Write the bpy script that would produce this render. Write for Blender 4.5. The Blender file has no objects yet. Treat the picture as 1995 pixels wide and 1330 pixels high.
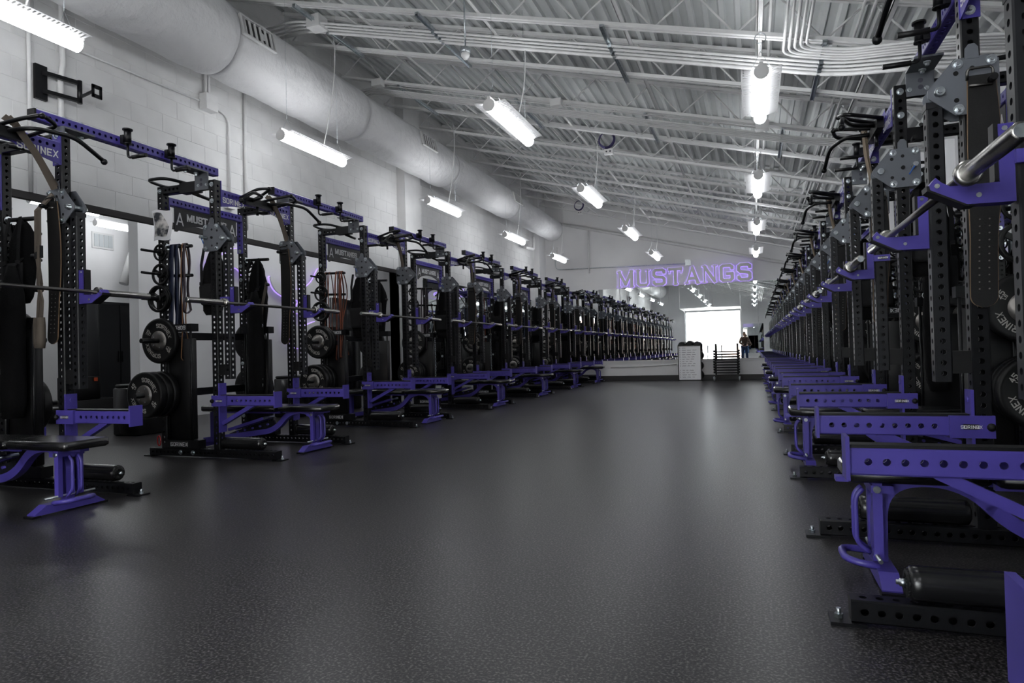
import bpy, math, random
from mathutils import Matrix, Vector
random.seed(7)
PI = math.pi
S = bpy.context.scene
C = S.collection

# ------------------------------------------------------------------ camera
YAW, PITCH, ROLL, FPX, CAMH = 0.3483, 0.0148, -0.0261, 1292.5, 0.957
cam_d = bpy.data.cameras.new('camera'); cam = bpy.data.objects.new('camera', cam_d); C.objects.link(cam)
cam_d.sensor_width = 36.0; cam_d.lens = FPX / 1995 * 36; cam_d.clip_start = 0.02; cam_d.clip_end = 200
cy, sy, cp, sp = math.cos(YAW), math.sin(YAW), math.cos(PITCH), math.sin(PITCH)
fw = Vector((-sy*cp, cy*cp, sp)); rt = Vector((cy, sy, 0)); up = rt.cross(fw)
r2 = math.cos(ROLL)*rt + math.sin(ROLL)*up; u2 = -math.sin(ROLL)*rt + math.cos(ROLL)*up
cam.matrix_world = Matrix(((r2.x, u2.x, -fw.x, 0), (r2.y, u2.y, -fw.y, 0), (r2.z, u2.z, -fw.z, CAMH), (0, 0, 0, 1)))
S.camera = cam

# ------------------------------------------------------------------ world, exposure
W = bpy.data.worlds.new('world'); S.world = W; W.use_nodes = True
W.node_tree.nodes['Background'].inputs[0].default_value = (0.93, 0.97, 1.0, 1)
W.node_tree.nodes['Background'].inputs[1].default_value = 11.0
S.view_settings.view_transform = 'Standard'; S.view_settings.look = 'None'
S.view_settings.gamma = 1.0; S.view_settings.use_curve_mapping = False
S.view_settings.exposure = 1.0
LAMP = 10.0            # radiance of the fluorescent diffusers

# ------------------------------------------------------------------ materials
def mat(name, col, rough=0.5, metal=0.0, noise=None, bump=None, emit=None, spec=0.5, coat=0.0):
    m = bpy.data.materials.new(name); m.use_nodes = True
    nt = m.node_tree; b = nt.nodes['Principled BSDF']
    b.inputs['Base Color'].default_value = (*col, 1); b.inputs['Roughness'].default_value = rough
    b.inputs['Metallic'].default_value = metal; b.inputs['Specular IOR Level'].default_value = spec
    if coat: b.inputs['Coat Weight'].default_value = coat; b.inputs['Coat Roughness'].default_value = 0.15
    tc = nt.nodes.new('ShaderNodeTexCoord')
    if noise:
        sc, col2, lo, hi = noise
        n = nt.nodes.new('ShaderNodeTexNoise'); n.inputs['Scale'].default_value = sc; n.inputs['Detail'].default_value = 3
        r = nt.nodes.new('ShaderNodeValToRGB'); r.color_ramp.elements[0].position = lo; r.color_ramp.elements[1].position = hi
        r.color_ramp.elements[0].color = (*col, 1); r.color_ramp.elements[1].color = (*col2, 1)
        nt.links.new(tc.outputs['Object'], n.inputs['Vector']); nt.links.new(n.outputs['Fac'], r.inputs['Fac'])
        nt.links.new(r.outputs['Color'], b.inputs['Base Color'])
    if bump:
        sc, st, dist = bump
        n = nt.nodes.new('ShaderNodeTexNoise'); n.inputs['Scale'].default_value = sc; n.inputs['Detail'].default_value = 4
        bp = nt.nodes.new('ShaderNodeBump'); bp.inputs['Strength'].default_value = st; bp.inputs['Distance'].default_value = dist
        nt.links.new(tc.outputs['Object'], n.inputs['Vector']); nt.links.new(n.outputs['Fac'], bp.inputs['Height'])
        nt.links.new(bp.outputs['Normal'], b.inputs['Normal'])
    if emit:
        b.inputs['Emission Color'].default_value = (*emit[0], 1); b.inputs['Emission Strength'].default_value = emit[1]
    return m
M = {}
M['floor'] = mat('rubber floor', (0.0060, 0.0062, 0.0072), 0.33, noise=(105, (0.135, 0.122, 0.124), 0.49, 0.70), bump=(120, 0.28, 0.002), spec=0.42)
M['cmu'] = mat('painted block', (0.70, 0.70, 0.70), 0.55, noise=(3, (0.62, 0.62, 0.62), 0.35, 0.75), bump=(60, 0.25, 0.003))
M['white_wall'] = mat('painted wall', (0.76, 0.76, 0.77), 0.6, noise=(1.5, (0.69, 0.69, 0.70), 0.3, 0.8), bump=(30, 0.15, 0.003))
M['joint'] = mat('painted joint', (0.68, 0.68, 0.68), 0.6, bump=(60, 0.3, 0.003))
M['deck'] = mat('painted steel deck', (0.61, 0.63, 0.63), 0.55, noise=(2.5, (0.54, 0.56, 0.56), 0.35, 0.8))
M['white_steel'] = mat('white painted steel', (0.72, 0.72, 0.72), 0.45, noise=(9, (0.62, 0.62, 0.62), 0.45, 0.9))
M['duct'] = mat('wrapped duct', (0.70, 0.70, 0.71), 0.5, bump=(6, 0.7, 0.05))
M['black'] = mat('black powder coat', (0.0045, 0.0048, 0.006), 0.36, bump=(900, 0.08, 0.0006), spec=0.32)
M['dark_grey'] = mat('charcoal steel', (0.0075, 0.0082, 0.0105), 0.42, spec=0.35)
M['slate'] = mat('slate grey steel', (0.115, 0.125, 0.143), 0.45, bump=(500, 0.05, 0.0005))
M['purple'] = mat('purple powder coat', (0.070, 0.053, 0.315), 0.38, noise=(6, (0.058, 0.044, 0.26), 0.35, 0.8), spec=0.45)
M['zinc'] = mat('zinc plated', (0.62, 0.66, 0.68), 0.28, 1.0, noise=(40, (0.42, 0.46, 0.50), 0.4, 0.7))
M['steel'] = mat('bar steel', (0.42, 0.41, 0.39), 0.27, 1.0, noise=(14, (0.28, 0.27, 0.25), 0.45, 0.8))
M['dark_steel'] = mat('worn bar steel', (0.12, 0.115, 0.11), 0.38, 1.0)
M['reflector'] = mat('white reflector', (0.52, 0.52, 0.53), 0.5)
M['hub'] = mat('brushed hub steel', (0.34, 0.32, 0.30), 0.4, 1.0, noise=(8, (0.22, 0.21, 0.20), 0.4, 0.7))
M['rubber'] = mat('black rubber', (0.0055, 0.0055, 0.006), 0.45, bump=(300, 0.1, 0.001), spec=0.32)
M['vinyl'] = mat('black vinyl', (0.007, 0.007, 0.008), 0.24, bump=(12, 0.2, 0.01))
M['iron'] = mat('black iron', (0.006, 0.006, 0.0065), 0.35, spec=0.35)
M['cloth'] = mat('black cloth', (0.0055, 0.0055, 0.006), 0.9, bump=(70, 0.5, 0.006), spec=0.15)
M['canvas'] = mat('charcoal canvas', (0.018, 0.018, 0.019), 0.9, bump=(90, 0.4, 0.004), spec=0.15)
M['strap'] = mat('taupe webbing', (0.105, 0.085, 0.068), 0.85, bump=(300, 0.3, 0.001))
M['tan'] = mat('tan strap', (0.30, 0.235, 0.17), 0.8, bump=(300, 0.3, 0.001))
M['leather'] = mat('black leather', (0.0075, 0.0072, 0.0075), 0.5, bump=(120, 0.3, 0.002), spec=0.3)
M['stitch'] = mat('tan stitching', (0.20, 0.13, 0.075), 0.8)
M['orange_band'] = mat('orange rubber', (0.22, 0.055, 0.020), 0.55, noise=(5, (0.09, 0.022, 0.014), 0.4, 0.7))
M['blue_band'] = mat('navy rubber', (0.006, 0.012, 0.040), 0.5)
M['plum_band'] = mat('plum rubber', (0.05, 0.035, 0.045), 0.55)
M['brown_cord'] = mat('brown cord', (0.25, 0.12, 0.05), 0.7)
M['print'] = mat('white print', (0.75, 0.75, 0.76), 0.5)
M['plate_print'] = mat('grey print', (0.46, 0.44, 0.41), 0.55)
M['tag'] = mat('black tag', (0.014, 0.014, 0.016), 0.4)
M['paper'] = mat('paper', (0.80, 0.80, 0.82), 0.7)
M['photo'] = mat('printed photograph', (0.03, 0.035, 0.045), 0.5, noise=(14, (0.62, 0.60, 0.58), 0.42, 0.62))
M['mirror'] = mat('mirror', (0.86, 0.89, 0.89), 0.006, 1.0)
M['mirror_edge'] = mat('mirror edge', (0.25, 0.30, 0.29), 0.2)
M['lamp'] = mat('lit diffuser', (1, 1, 1), 0.5, emit=((0.96, 0.98, 1.0), LAMP))
M['led'] = mat('purple light strip', (0.5, 0.3, 0.9), 0.5, emit=((0.50, 0.34, 0.95), 0.50))
M['sign_face'] = mat('sign grey', (0.70, 0.70, 0.72), 0.5)
M['lintel'] = mat('dark lintel steel', (0.018, 0.016, 0.017), 0.6)
M['concrete'] = mat('outside concrete', (0.55, 0.54, 0.52), 0.8, noise=(4, (0.46, 0.45, 0.43), 0.4, 0.7))
M['out_white'] = mat('outside white wall', (0.82, 0.82, 0.82), 0.8)
M['brick'] = mat('outside brick', (0.52, 0.39, 0.32), 0.8, noise=(5, (0.44, 0.32, 0.26), 0.4, 0.7))
M['out_dark'] = mat('outside dark glass', (0.10, 0.09, 0.09), 0.3)
M['grille'] = mat('vent grille', (0.60, 0.60, 0.60), 0.5)
M['shadow_metal'] = mat('vent interior', (0.03, 0.03, 0.03), 0.8)
M['ink'] = mat('marker ink', (0.05, 0.05, 0.07), 0.6)
M['board'] = mat('whiteboard', (0.70, 0.71, 0.74), 0.25)
M['caster'] = mat('caster grey', (0.45, 0.48, 0.50), 0.4)
M['red'] = mat('red carabiner', (0.45, 0.015, 0.02), 0.35)
M['blue'] = mat('blue pull pin', (0.03, 0.12, 0.42), 0.4)
M['orange'] = mat('orange latch', (0.5, 0.06, 0.01), 0.5)
M['baseboard'] = mat('black baseboard', (0.012, 0.012, 0.013), 0.5)
M['purple_cable'] = mat('purple cable', (0.03, 0.022, 0.10), 0.5)
M['skin'] = mat('skin', (0.50, 0.30, 0.22), 0.6); M['jeans'] = mat('jeans', (0.03, 0.06, 0.14), 0.85, bump=(80, .3, .004))
M['jacket'] = mat('brown jacket', (0.10, 0.065, 0.05), 0.85, bump=(40, .3, .006)); M['hair'] = mat('dark hair', (0.02, 0.014, 0.01), 0.6)

# ------------------------------------------------------------------ mesh building
class MB:
    def __init__(s): s.v = []; s.f = []; s.sm = []
    def face(s, idx, sm=False): s.f.append(tuple(idx)); s.sm.append(sm)
    def quad(s, a, b, c, d, sm=False):
        n = len(s.v); s.v += [a, b, c, d]; s.face((n, n+1, n+2, n+3), sm)
    def box(s, x0, x1, y0, y1, z0, z1):
        if x0 > x1: x0, x1 = x1, x0
        if y0 > y1: y0, y1 = y1, y0
        if z0 > z1: z0, z1 = z1, z0
        n = len(s.v)
        s.v += [(x0, y0, z0), (x1, y0, z0), (x1, y1, z0), (x0, y1, z0), (x0, y0, z1), (x1, y0, z1), (x1, y1, z1), (x0, y1, z1)]
        for q in ((0, 3, 2, 1), (4, 5, 6, 7), (0, 1, 5, 4), (1, 2, 6, 5), (2, 3, 7, 6), (3, 0, 4, 7)): s.face([n+i for i in q])
        return s
    def rbox(s, x0, x1, y0, y1, z0, z1, c):
        """box with chamfered vertical and top edges (stacked rings)"""
        def ring(z, k):
            n = len(s.v); e = c
            pts = [(x0+k+e, y0+k), (x1-k-e, y0+k), (x1-k, y0+k+e), (x1-k, y1-k-e), (x1-k-e, y1-k), (x0+k+e, y1-k), (x0+k, y1-k-e), (x0+k, y0+k+e)]
            s.v.extend([(a, b, z) for a, b in pts]); return list(range(n, n+8))
        R = [ring(z0, c*.6), ring(z0+c*.6, 0), ring(z1-c*.6, 0), ring(z1, c*.6)]
        s.face(R[0][::-1])
        for a, b in zip(R, R[1:]):
            for i in range(8): s.face((a[i], a[(i+1) % 8], b[(i+1) % 8], b[i]), True)
        s.face(R[3]); return s
    def cyl(s, p0, p1, r, n=16, r1=None, caps=True, sm=True):
        p0, p1 = Vector(p0), Vector(p1); d = (p1-p0).normalized()
        a = d.orthogonal().normalized(); b = d.cross(a); r1 = r if r1 is None else r1
        k = len(s.v)
        for p, q in ((p0, r), (p1, r1)):
            for i in range(n):
                t = 2*PI*i/n; s.v.append(tuple(p + a*(q*math.cos(t)) + b*(q*math.sin(t))))
        for i in range(n):
            j = (i+1) % n; s.face((k+i, k+j, k+n+j, k+n+i), sm)
        if caps: s.face([k+i for i in range(n)][::-1]); s.face([k+n+i for i in range(n)])
        return s
    def sweep(s, pts, r, n=8, closed=False, flat=None):
        """tube through points; flat=(w,t,normal hint) gives a flat strap instead of a round tube"""
        pts = [Vector(p) for p in pts]; m = len(pts); rings = []; prev = None
        for i, p in enumerate(pts):
            if closed: d = pts[(i+1) % m] - pts[i-1]
            else: d = pts[min(i+1, m-1)] - pts[max(i-1, 0)]
            d.normalize()
            if prev is None: a = d.orthogonal().normalized()
            else:
                a = prev - d*prev.dot(d)
                a = a.normalized() if a.length > 1e-6 else d.orthogonal().normalized()
            prev = a
            if flat:
                h = Vector(flat[2]); a2 = (h - d*h.dot(d))
                a2 = a2.normalized() if a2.length > 1e-4 else a
                b = d.cross(a2)
                ring = [p + b*(flat[0]/2)*x + a2*(flat[1]/2)*y for x, y in ((-1, -1), (1, -1), (1, 1), (-1, 1))]
            else:
                b = d.cross(a); ring = [p + a*(r*math.cos(2*PI*k/n)) + b*(r*math.sin(2*PI*k/n)) for k in range(n)]
            k0 = len(s.v); s.v += [tuple(q) for q in ring]; rings.append(list(range(k0, k0+len(ring))))
        L = len(rings[0]); rng = range(m if closed else m-1)
        for i in rng:
            A, B = rings[i], rings[(i+1) % m]
            for k in range(L): s.face((A[k], A[(k+1) % L], B[(k+1) % L], B[k]), not flat)
        if not closed: s.face(rings[0][::-1]); s.face(rings[-1])
        return s
    def prism(s, poly, ax, a0, a1):
        """polygon in the plane normal to axis ax ('x': (y,z), 'y': (x,z), 'z': (x,y)), extruded a0..a1"""
        def P(q, a): return {'x': (a, q[0], q[1]), 'y': (q[0], a, q[1]), 'z': (q[0], q[1], a)}[ax]
        n = len(poly); k = len(s.v)
        s.v += [P(q, a0) for q in poly] + [P(q, a1) for q in poly]
        s.face([k+i for i in range(n)]); s.face([k+n+i for i in range(n)][::-1])
        for i in range(n):
            j = (i+1) % n; s.face((k+j, k+i, k+n+i, k+n+j))
        return s
    def lathe(s, prof, ax='y', o=(0, 0, 0), n=32, sm=True):
        """profile of (radius, position along axis) about axis through o"""
        rings = []
        for r, a in prof:
            k = len(s.v)
            for i in range(n):
                t = 2*PI*i/n; c, q = r*math.cos(t), r*math.sin(t)
                p = {'x': (a, c, q), 'y': (c, a, q), 'z': (c, q, a)}[ax]
                s.v.append((p[0]+o[0], p[1]+o[1], p[2]+o[2]))
            rings.append(list(range(k, k+n)))
        for A, B in zip(rings, rings[1:]):
            for i in range(n): s.face((A[i], A[(i+1) % n], B[(i+1) % n], B[i]), sm)
        s.face(rings[0][::-1]); s.face(rings[-1]); return s
    def ball(s, c, r, n=12, sc=(1, 1, 1)):
        m = n//2; k = len(s.v)
        for j in range(1, m):
            for i in range(n):
                a, t = PI*j/m, 2*PI*i/n
                s.v.append((c[0]+r*sc[0]*math.sin(a)*math.cos(t), c[1]+r*sc[1]*math.sin(a)*math.sin(t), c[2]+r*sc[2]*math.cos(a)))
        t0 = len(s.v); s.v += [(c[0], c[1], c[2]+r*sc[2]), (c[0], c[1], c[2]-r*sc[2])]
        for j in range(m-2):
            for i in range(n):
                q = (i+1) % n; s.face((k+j*n+i, k+(j+1)*n+i, k+(j+1)*n+q, k+j*n+q), True)
        for i in range(n):
            q = (i+1) % n; s.face((t0, k+i, k+q), True); s.face((t0+1, k+(m-2)*n+q, k+(m-2)*n+i), True)
        return s
    def loft(s, rows, n=12):
        """closed sections: rows of (cx, cy, z, halfx, halfy, power)"""
        rings = []
        for cx, cy_, z, a, b, pw in rows:
            k = len(s.v)
            for i in range(n):
                t = 2*PI*i/n; c, q = math.cos(t), math.sin(t)
                s.v.append((cx + a*math.copysign(abs(c)**pw, c), cy_ + b*math.copysign(abs(q)**pw, q), z))
            rings.append(list(range(k, k+n)))
        for A, B in zip(rings, rings[1:]):
            for i in range(n): s.face((A[i], B[i], B[(i+1) % n], A[(i+1) % n]), True)
        s.face(rings[0]); s.face(rings[-1][::-1]); return s
    def ptube(s, o, ax, L, w, h, pitch=0.0508, r=0.0127, holes='wh', caps=True, n=12, ch=0.006, margin=None):
        """perforated square tube with real round holes. o: centre of the start, runs +ax for L.
        cross axes (e1,e2) with sizes w,h; holes 'w': through the faces normal to e1, 'h': normal to e2"""
        e0 = {'x': Vector((1, 0, 0)), 'y': Vector((0, 1, 0)), 'z': Vector((0, 0, 1))}[ax]
        e1, e2 = {'x': (Vector((0, 1, 0)), Vector((0, 0, 1))), 'y': (Vector((1, 0, 0)), Vector((0, 0, 1))), 'z': (Vector((1, 0, 0)), Vector((0, 1, 0)))}[ax]
        o = Vector(o); N = int((L - 0.02)/pitch); m0 = (L - N*pitch)/2
        def strip(en, et, half_n, half_t, holed):
            hw = half_t - ch; base = o + en*half_n; nb = en
            P = lambda a, t, d=0: tuple(base + e0*a + et*t - nb*d)
            if not holed: s.quad(P(0, -hw), P(L, -hw), P(L, hw), P(0, hw)); return
            s.quad(P(0, -hw), P(m0, -hw), P(m0, hw), P(0, hw)); s.quad(P(L-m0, -hw), P(L, -hw), P(L, hw), P(L-m0, hw))
            for i in range(N):
                c = m0 + pitch*(i+.5); k = len(s.v); hp = pitch/2; out = []
                for j in range(n):
                    t = 2*PI*(j+.5)/n; dx, dy = math.cos(t), math.sin(t)
                    q = max(abs(dx)/hp, abs(dy)/hw); out.append((dx/q, dy/q))
                out += [(hp, hw), (-hp, hw), (-hp, -hw), (hp, -hw)]
                out.sort(key=lambda q: math.atan2(q[1], q[0]))
                inn = []
                for q in out:
                    t = math.atan2(q[1], q[0]); inn.append((r*math.cos(t), r*math.sin(t)))
                nn = len(out)
                s.v += [P(c+a, b) for a, b in out] + [P(c+a, b) for a, b in inn] + [P(c+a, b, .005) for a, b in inn]
                for j in range(nn):
                    q = (j+1) % nn
                    s.face((k+j, k+q, k+nn+q, k+nn+j)); s.face((k+nn+j, k+nn+q, k+2*nn+q, k+2*nn+j))
        w2, h2 = w/2, h/2
        for sg in (1, -1):
            strip(e1*sg, e2, w2, h2, 'w' in holes); strip(e2*sg, e1, h2, w2, 'h' in holes)
        for a in (1, -1):
            for b in (1, -1):
                p = lambda t, x, y: tuple(o + e0*t + e1*x*a + e2*y*b)
                s.quad(p(0, w2, h2-ch), p(L, w2, h2-ch), p(L, w2-ch, h2), p(0, w2-ch, h2))
        if caps:
            for t in (0.0, L):
                pts = [(w2, -h2+ch), (w2, h2-ch), (w2-ch, h2), (-w2+ch, h2), (-w2, h2-ch), (-w2, -h2+ch), (-w2+ch, -h2), (w2-ch, -h2)]
                k = len(s.v); s.v += [tuple(o + e0*t + e1*x + e2*y) for x, y in pts]; s.face(range(k, k+8))
        return s
    def mesh(s, name, m, sx=1):
        me = bpy.data.meshes.new(name)
        v = s.v if sx == 1 else [(-a, b, c) for a, b, c in s.v]
        me.from_pydata(v, [], s.f if sx == 1 else [f[::-1] for f in s.f])
        me.polygons.foreach_set('use_smooth', s.sm); me.materials.append(M[m] if isinstance(m, str) else m); me.update()
        return me

def tag(o, label=None, cat=None, group=None, kind=None):
    if label: o['label'] = label
    if cat: o['category'] = cat
    if group: o['group'] = group
    if kind: o['kind'] = kind
    return o
def obj(name, me, parent=None, loc=(0, 0, 0), rot=(0, 0, 0)):
    o = bpy.data.objects.new(name, me); C.objects.link(o); o.location = loc; o.rotation_euler = rot
    if parent: o.parent = parent
    return o
def struct(name, me, loc=(0, 0, 0)): return tag(obj(name, me, loc=loc), kind='structure')
class Proto:
    """list of parts that is instantiated as an Empty with children; meshes are shared"""
    def __init__(s): s.p = []
    def add(s, name, me, loc=(0, 0, 0), rot=(0, 0, 0), parent=None, label=None):
        s.p.append((name, me, loc, rot, parent, label)); return len(s.p)-1
    def make(s, name, loc, label, cat, group=None, rotz=0, skip=()):
        root = obj(name, None, loc=loc, rot=(0, 0, rotz)); root.empty_display_size = .1
        tag(root, label, cat, group); made = {}
        for i, (n, me, l, r, pa, lb) in enumerate(s.p):
            if n in skip or (pa is not None and pa not in made): continue
            if pa is not None: l = tuple(a_ - b_ for a_, b_ in zip(l, s.p[pa][2]))
            made[i] = obj(n, me, made[pa] if pa is not None else root, l, r)
            if n in ('lettering', 'belt_holes', 'hub_rivets', 'leg_hole', 'plate_hole'): made[i]['kind'] = 'stuff'
            if lb: made[i]['label'] = lb
        return root

# ------------------------------------------------------------------ lettering (stroke font)
FONT = {
 'S': (.7, [[(.65, .76), (.65, .86), (.55, .94), (.15, .94), (.05, .86), (.05, .62), (.15, .53), (.55, .47), (.65, .38), (.65, .14), (.55, .06), (.15, .06), (.05, .14), (.05, .24)]]),
 'O': (.7, [[(.15, .06), (.05, .15), (.05, .85), (.15, .94), (.55, .94), (.65, .85), (.65, .15), (.55, .06), (.15, .06)]]),
 'R': (.7, [[(.06, 0), (.06, .94), (.52, .94), (.62, .85), (.62, .60), (.52, .5), (.06, .5)], [(.35, .5), (.63, 0)]]),
 'I': (.26, [[(.13, 0), (.13, 1)]]),
 'N': (.72, [[(.07, 0), (.07, 1)], [(.07, .97), (.65, .03)], [(.65, 0), (.65, 1)]]),
 'E': (.66, [[(.62, .94), (.06, .94), (.06, .06), (.62, .06)], [(.06, .5), (.5, .5)]]),
 'X': (.7, [[(.06, 0), (.64, 1)], [(.06, 1), (.64, 0)]]),
 'M': (.92, [[(.08, 0), (.08, 1)], [(.08, .96), (.46, .16)], [(.46, .16), (.84, .96)], [(.84, 1), (.84, 0)]]),
 'U': (.72, [[(.07, 1), (.07, .16), (.17, .06), (.55, .06), (.65, .16), (.65, 1)]]),
 'T': (.72, [[(.0, .94), (.72, .94)], [(.36, .94), (.36, 0)]]),
 'A': (.74, [[(.05, 0), (.37, .97), (.69, 0)], [(.17, .3), (.57, .3)]]),
 'G': (.72, [[(.65, .76), (.65, .86), (.55, .94), (.15, .94), (.05, .85), (.05, .15), (.15, .06), (.55, .06), (.65, .15), (.65, .45), (.38, .45)]]),
 'L': (.6, [[(.06, 1), (.06, .06), (.56, .06)]]),
 'B': (.68, [[(.06, .06), (.06, .94), (.5, .94), (.6, .86), (.6, .58), (.5, .5), (.06, .5)], [(.5, .5), (.62, .4), (.62, .14), (.52, .06), (.06, .06)]]),
 '4': (.68, [[(.48, 0), (.48, 1), (.05, .32), (.66, .32)]]),
 '5': (.66, [[(.6, .94), (.08, .94), (.08, .56), (.5, .56), (.6, .46), (.6, .15), (.5, .06), (.12, .06), (.05, .15)]]),
 '2': (.66, [[(.06, .8), (.15, .94), (.5, .94), (.6, .85), (.6, .6), (.06, .06), (.62, .06)]]),
 ' ': (.4, [])}
def strokes(text, h, th, gap=.2):
    """list of quads (2-D, centred, baseline at -h/2)"""
    W_ = sum(FONT[c][0] for c in text) + gap*(len(text)-1); x = -W_/2; out = []
    for c in text:
        w, L = FONT[c]
        for pl in L:
            for (ax, ay), (bx, by) in zip(pl, pl[1:]):
                dx, dy = bx-ax, by-ay; l = math.hypot(dx, dy); dx, dy = dx/l, dy/l; e = th*.42
                px, py = -dy*th/2, dx*th/2
                q = [(ax-dx*e+px, ay-dy*e+py), (ax-dx*e-px, ay-dy*e-py), (bx+dx*e-px, by+dy*e-py), (bx+dx*e+px, by+dy*e+py)]
                out.append([((x+a)*h, (min(1.03, max(-.03, b))-.5)*h) for a, b in q])
        x += w + gap
    return out
def text_mesh(name, m, text, h, th, fn, gap=.2, mesh=None):
    b = MB() if mesh is None else mesh
    for q in strokes(text, h, th, gap): b.quad(*[fn(x, y) for x, y in q])
    return b if mesh is not None else b.mesh(name, m)

# ------------------------------------------------------------------ the setting
YB, YR = 19.60, -4.2            # mirror wall, door wall behind the camera
XL, XR = -6.10, 2.15
XS = -12.9                      # far wall of the side room
deck = lambda x: 4.20 - .265*x
chord = lambda x: 3.80 - .262*x
b = MB(); b.box(XS-.2, XR+.2, YR-.0, YB+.2, -.15, 0); floor = struct('floor', b.mesh('floor', 'floor'))

# left wall: solid above the lintel, open to the side room below it
b = MB(); b.box(XL-.2, XL-.006, YR, YB, 2.50, 5.95); b.box(XL-.2, XL-.006, 10.78, YB, 0, 2.50); b.box(XL-.2, XL-.006, YR, .9, 0, 2.5)
wall_left = struct('wall_left', b.mesh('wall_left', 'joint'))
b = MB(); g = .0012; e = .003
b.v = [(0, -.2+g, .0+g), (0, .2-g, .0+g), (0, .2-g, .2-g), (0, -.2+g, .2-g)]
b.v += [(.004, y, z) for y, z in ((-.2+g+e, g+e), (.2-g-e, g+e), (.2-g-e, .2-g-e), (-.2+g+e, .2-g-e))]
for q in ((4, 5, 6, 7), (0, 1, 5, 4), (1, 2, 6, 5), (2, 3, 7, 6), (3, 0, 4, 7)): b.face(q)
block_me = b.mesh('block', 'cmu'); bv, bf = list(b.v), list(b.f)
rest = MB(); nblk = 0
for row in range(17):
    z = 2.50 + row*.2
    off = .2 if row % 2 else 0
    for k in range(-12, 50):
        y = k*.4 + off
        if y > YB-.2 or y < YR+.2: continue
        if 2.9 < y < 9.1 and row < 15 and nblk < 300:
            obj('block', block_me, wall_left, (XL-.006, y, z)); nblk += 1
        else:
            n = len(rest.v); rest.v += [(x+XL-.006, yy+y, zz+z) for x, yy, zz in bv]
            for q in bf: rest.face([n+i for i in q])
for row in range(12):
    for k in range(28, 49):
        y = k*.4 + (.2 if row % 2 else 0); z = .1+row*.2
        if y > YB-.2 or y < 11.0: continue
        n = len(rest.v); rest.v += [(x+XL-.006, yy+y, zz+z) for x, yy, zz in bv]
        for q in bf: rest.face([n+i for i in q])
tag(obj('block_rows', rest.mesh('block_rows', 'cmu'), wall_left), kind='stuff')
b = MB(); b.box(XL-.03, XL+.03, .9, 10.78, 2.435, 2.50); struct('trim_1', b.mesh('trim_1', 'lintel'))
b = MB(); b.box(XL-.2, XL+.17, 10.78, 11.39, 0, 5.8); struct('trim_2', b.mesh('trim_2', 'cmu'))
b = MB(); b.box(XL-.2, XL+.16, 18.95, YB, 0, 5.8); struct('trim_3', b.mesh('trim_3', 'white_wall'))
# mirror wall, right wall, door wall
b = MB(); b.box(XS, XR+.2, YB, YB+.2, 0, 6.0); struct('wall_back', b.mesh('wall_back', 'white_wall'))
b = MB(); b.box(XL+.16, XR, YB-.022, YB, 0, .15); struct('baseboard_back', b.mesh('baseboard_back', 'baseboard'))
b = MB(); b.box(XR, XR+.2, YR, YB, 0, 4.2); struct('wall_right', b.mesh('wall_right', 'white_wall'))
DX0, DX1, DZ = -3.95, -.72, 3.14
b = MB(); b.box(XS-.2, DX0, YR-.2, YR, 0, 6); b.box(DX1, XR+.2, YR-.2, YR, 0, 6); b.box(DX0, DX1, YR-.2, YR, DZ, 6)
struct('wall_front', b.mesh('wall_front', 'white_wall'))
# side room
b = MB(); b.box(XS-.2, XS, YR, YB, 0, 5)
b.box(XS, XL-.2, .7, .9, 0, 5)
struct('wall_side_room', b.mesh('wall_side_room', 'white_wall'))
b = MB(); b.box(-9.2, -9.0, 7.75, YB, 0, 4.3); struct('wall_side_room_near', b.mesh('wall_side_room_near', 'white_wall'))
b = MB(); b.box(XS-.2, XL-.2, YR, YB, 4.3, 4.45); struct('ceiling_side_room', b.mesh('ceiling_side_room', 'deck'))

# ceiling: fluted deck with bar joists
b = MB(); pitch = .152; d_ = .042; x = XL - .2; prof = []
while x < XR + .2:
    prof += [(x, 0), (x+.045, 0), (x+.062, d_), (x+.135, d_)]; x += pitch
for (xa, da), (xb, db) in zip(prof, prof[1:]):
    b.quad((xa, YR-.1, deck(xa)+da), (xb, YR-.1, deck(xb)+db), (xb, YB+.1, deck(xb)+db), (xa, YB+.1, deck(xa)+da))
b.quad((XL-.3, YR-.2, deck(XL)+.3), (XR+.3, YR-.2, deck(XR)+.3), (XR+.3, YB+.2, deck(XR)+.3), (XL-.3, YB+.2, deck(XL)+.3))
ceiling = struct('ceiling', b.mesh('ceiling', 'deck'))
b = MB()
X0, X1 = -5.99, XR
def bar(b, p, q, w, h):
    """rectangular bar between two points in an x-z plane"""
    p, q = Vector(p), Vector(q); d = (q-p).normalized(); n = Vector((0, 1, 0)).cross(d)
    for sgn in (0,):
        k = len(b.v)
        for P in (p, q):
            for a, c in ((-1, -1), (1, -1), (1, 1), (-1, 1)): b.v.append(tuple(P + Vector((0, 1, 0))*a*w/2 + n*c*h/2))
        for f in ((0, 1, 2, 3), (7, 6, 5, 4), (0, 4, 5, 1), (1, 5, 6, 2), (2, 6, 7, 3), (3, 7, 4, 0)): b.face([k+i for i in f])
for yo in (-.026, .026):
    bar(b, (X0, yo, chord(X0)), (X1, yo, chord(X1)), .036, .036)
    bar(b, (X0-.1, yo, deck(X0-.1)-.02), (X1, yo, deck(X1)-.02), .036, .036)
joist_me = b.mesh('joist', 'white_steel')
b = MB(); nw = 11
for i in range(nw):
    xa = X0 + (X1-X0)*i/nw; xm = X0 + (X1-X0)*(i+.5)/nw; xb = X0 + (X1-X0)*(i+1)/nw
    b.cyl((xa, 0, chord(xa)), (xm, 0, deck(xm)-.02), .0105, 6); b.cyl((xm, 0, deck(xm)-.02), (xb, 0, chord(xb)), .0105, 6)
web_me = b.mesh('web', 'white_steel')
JY = [6.42 + 1.272*k for k in range(-8, 11)]
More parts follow.
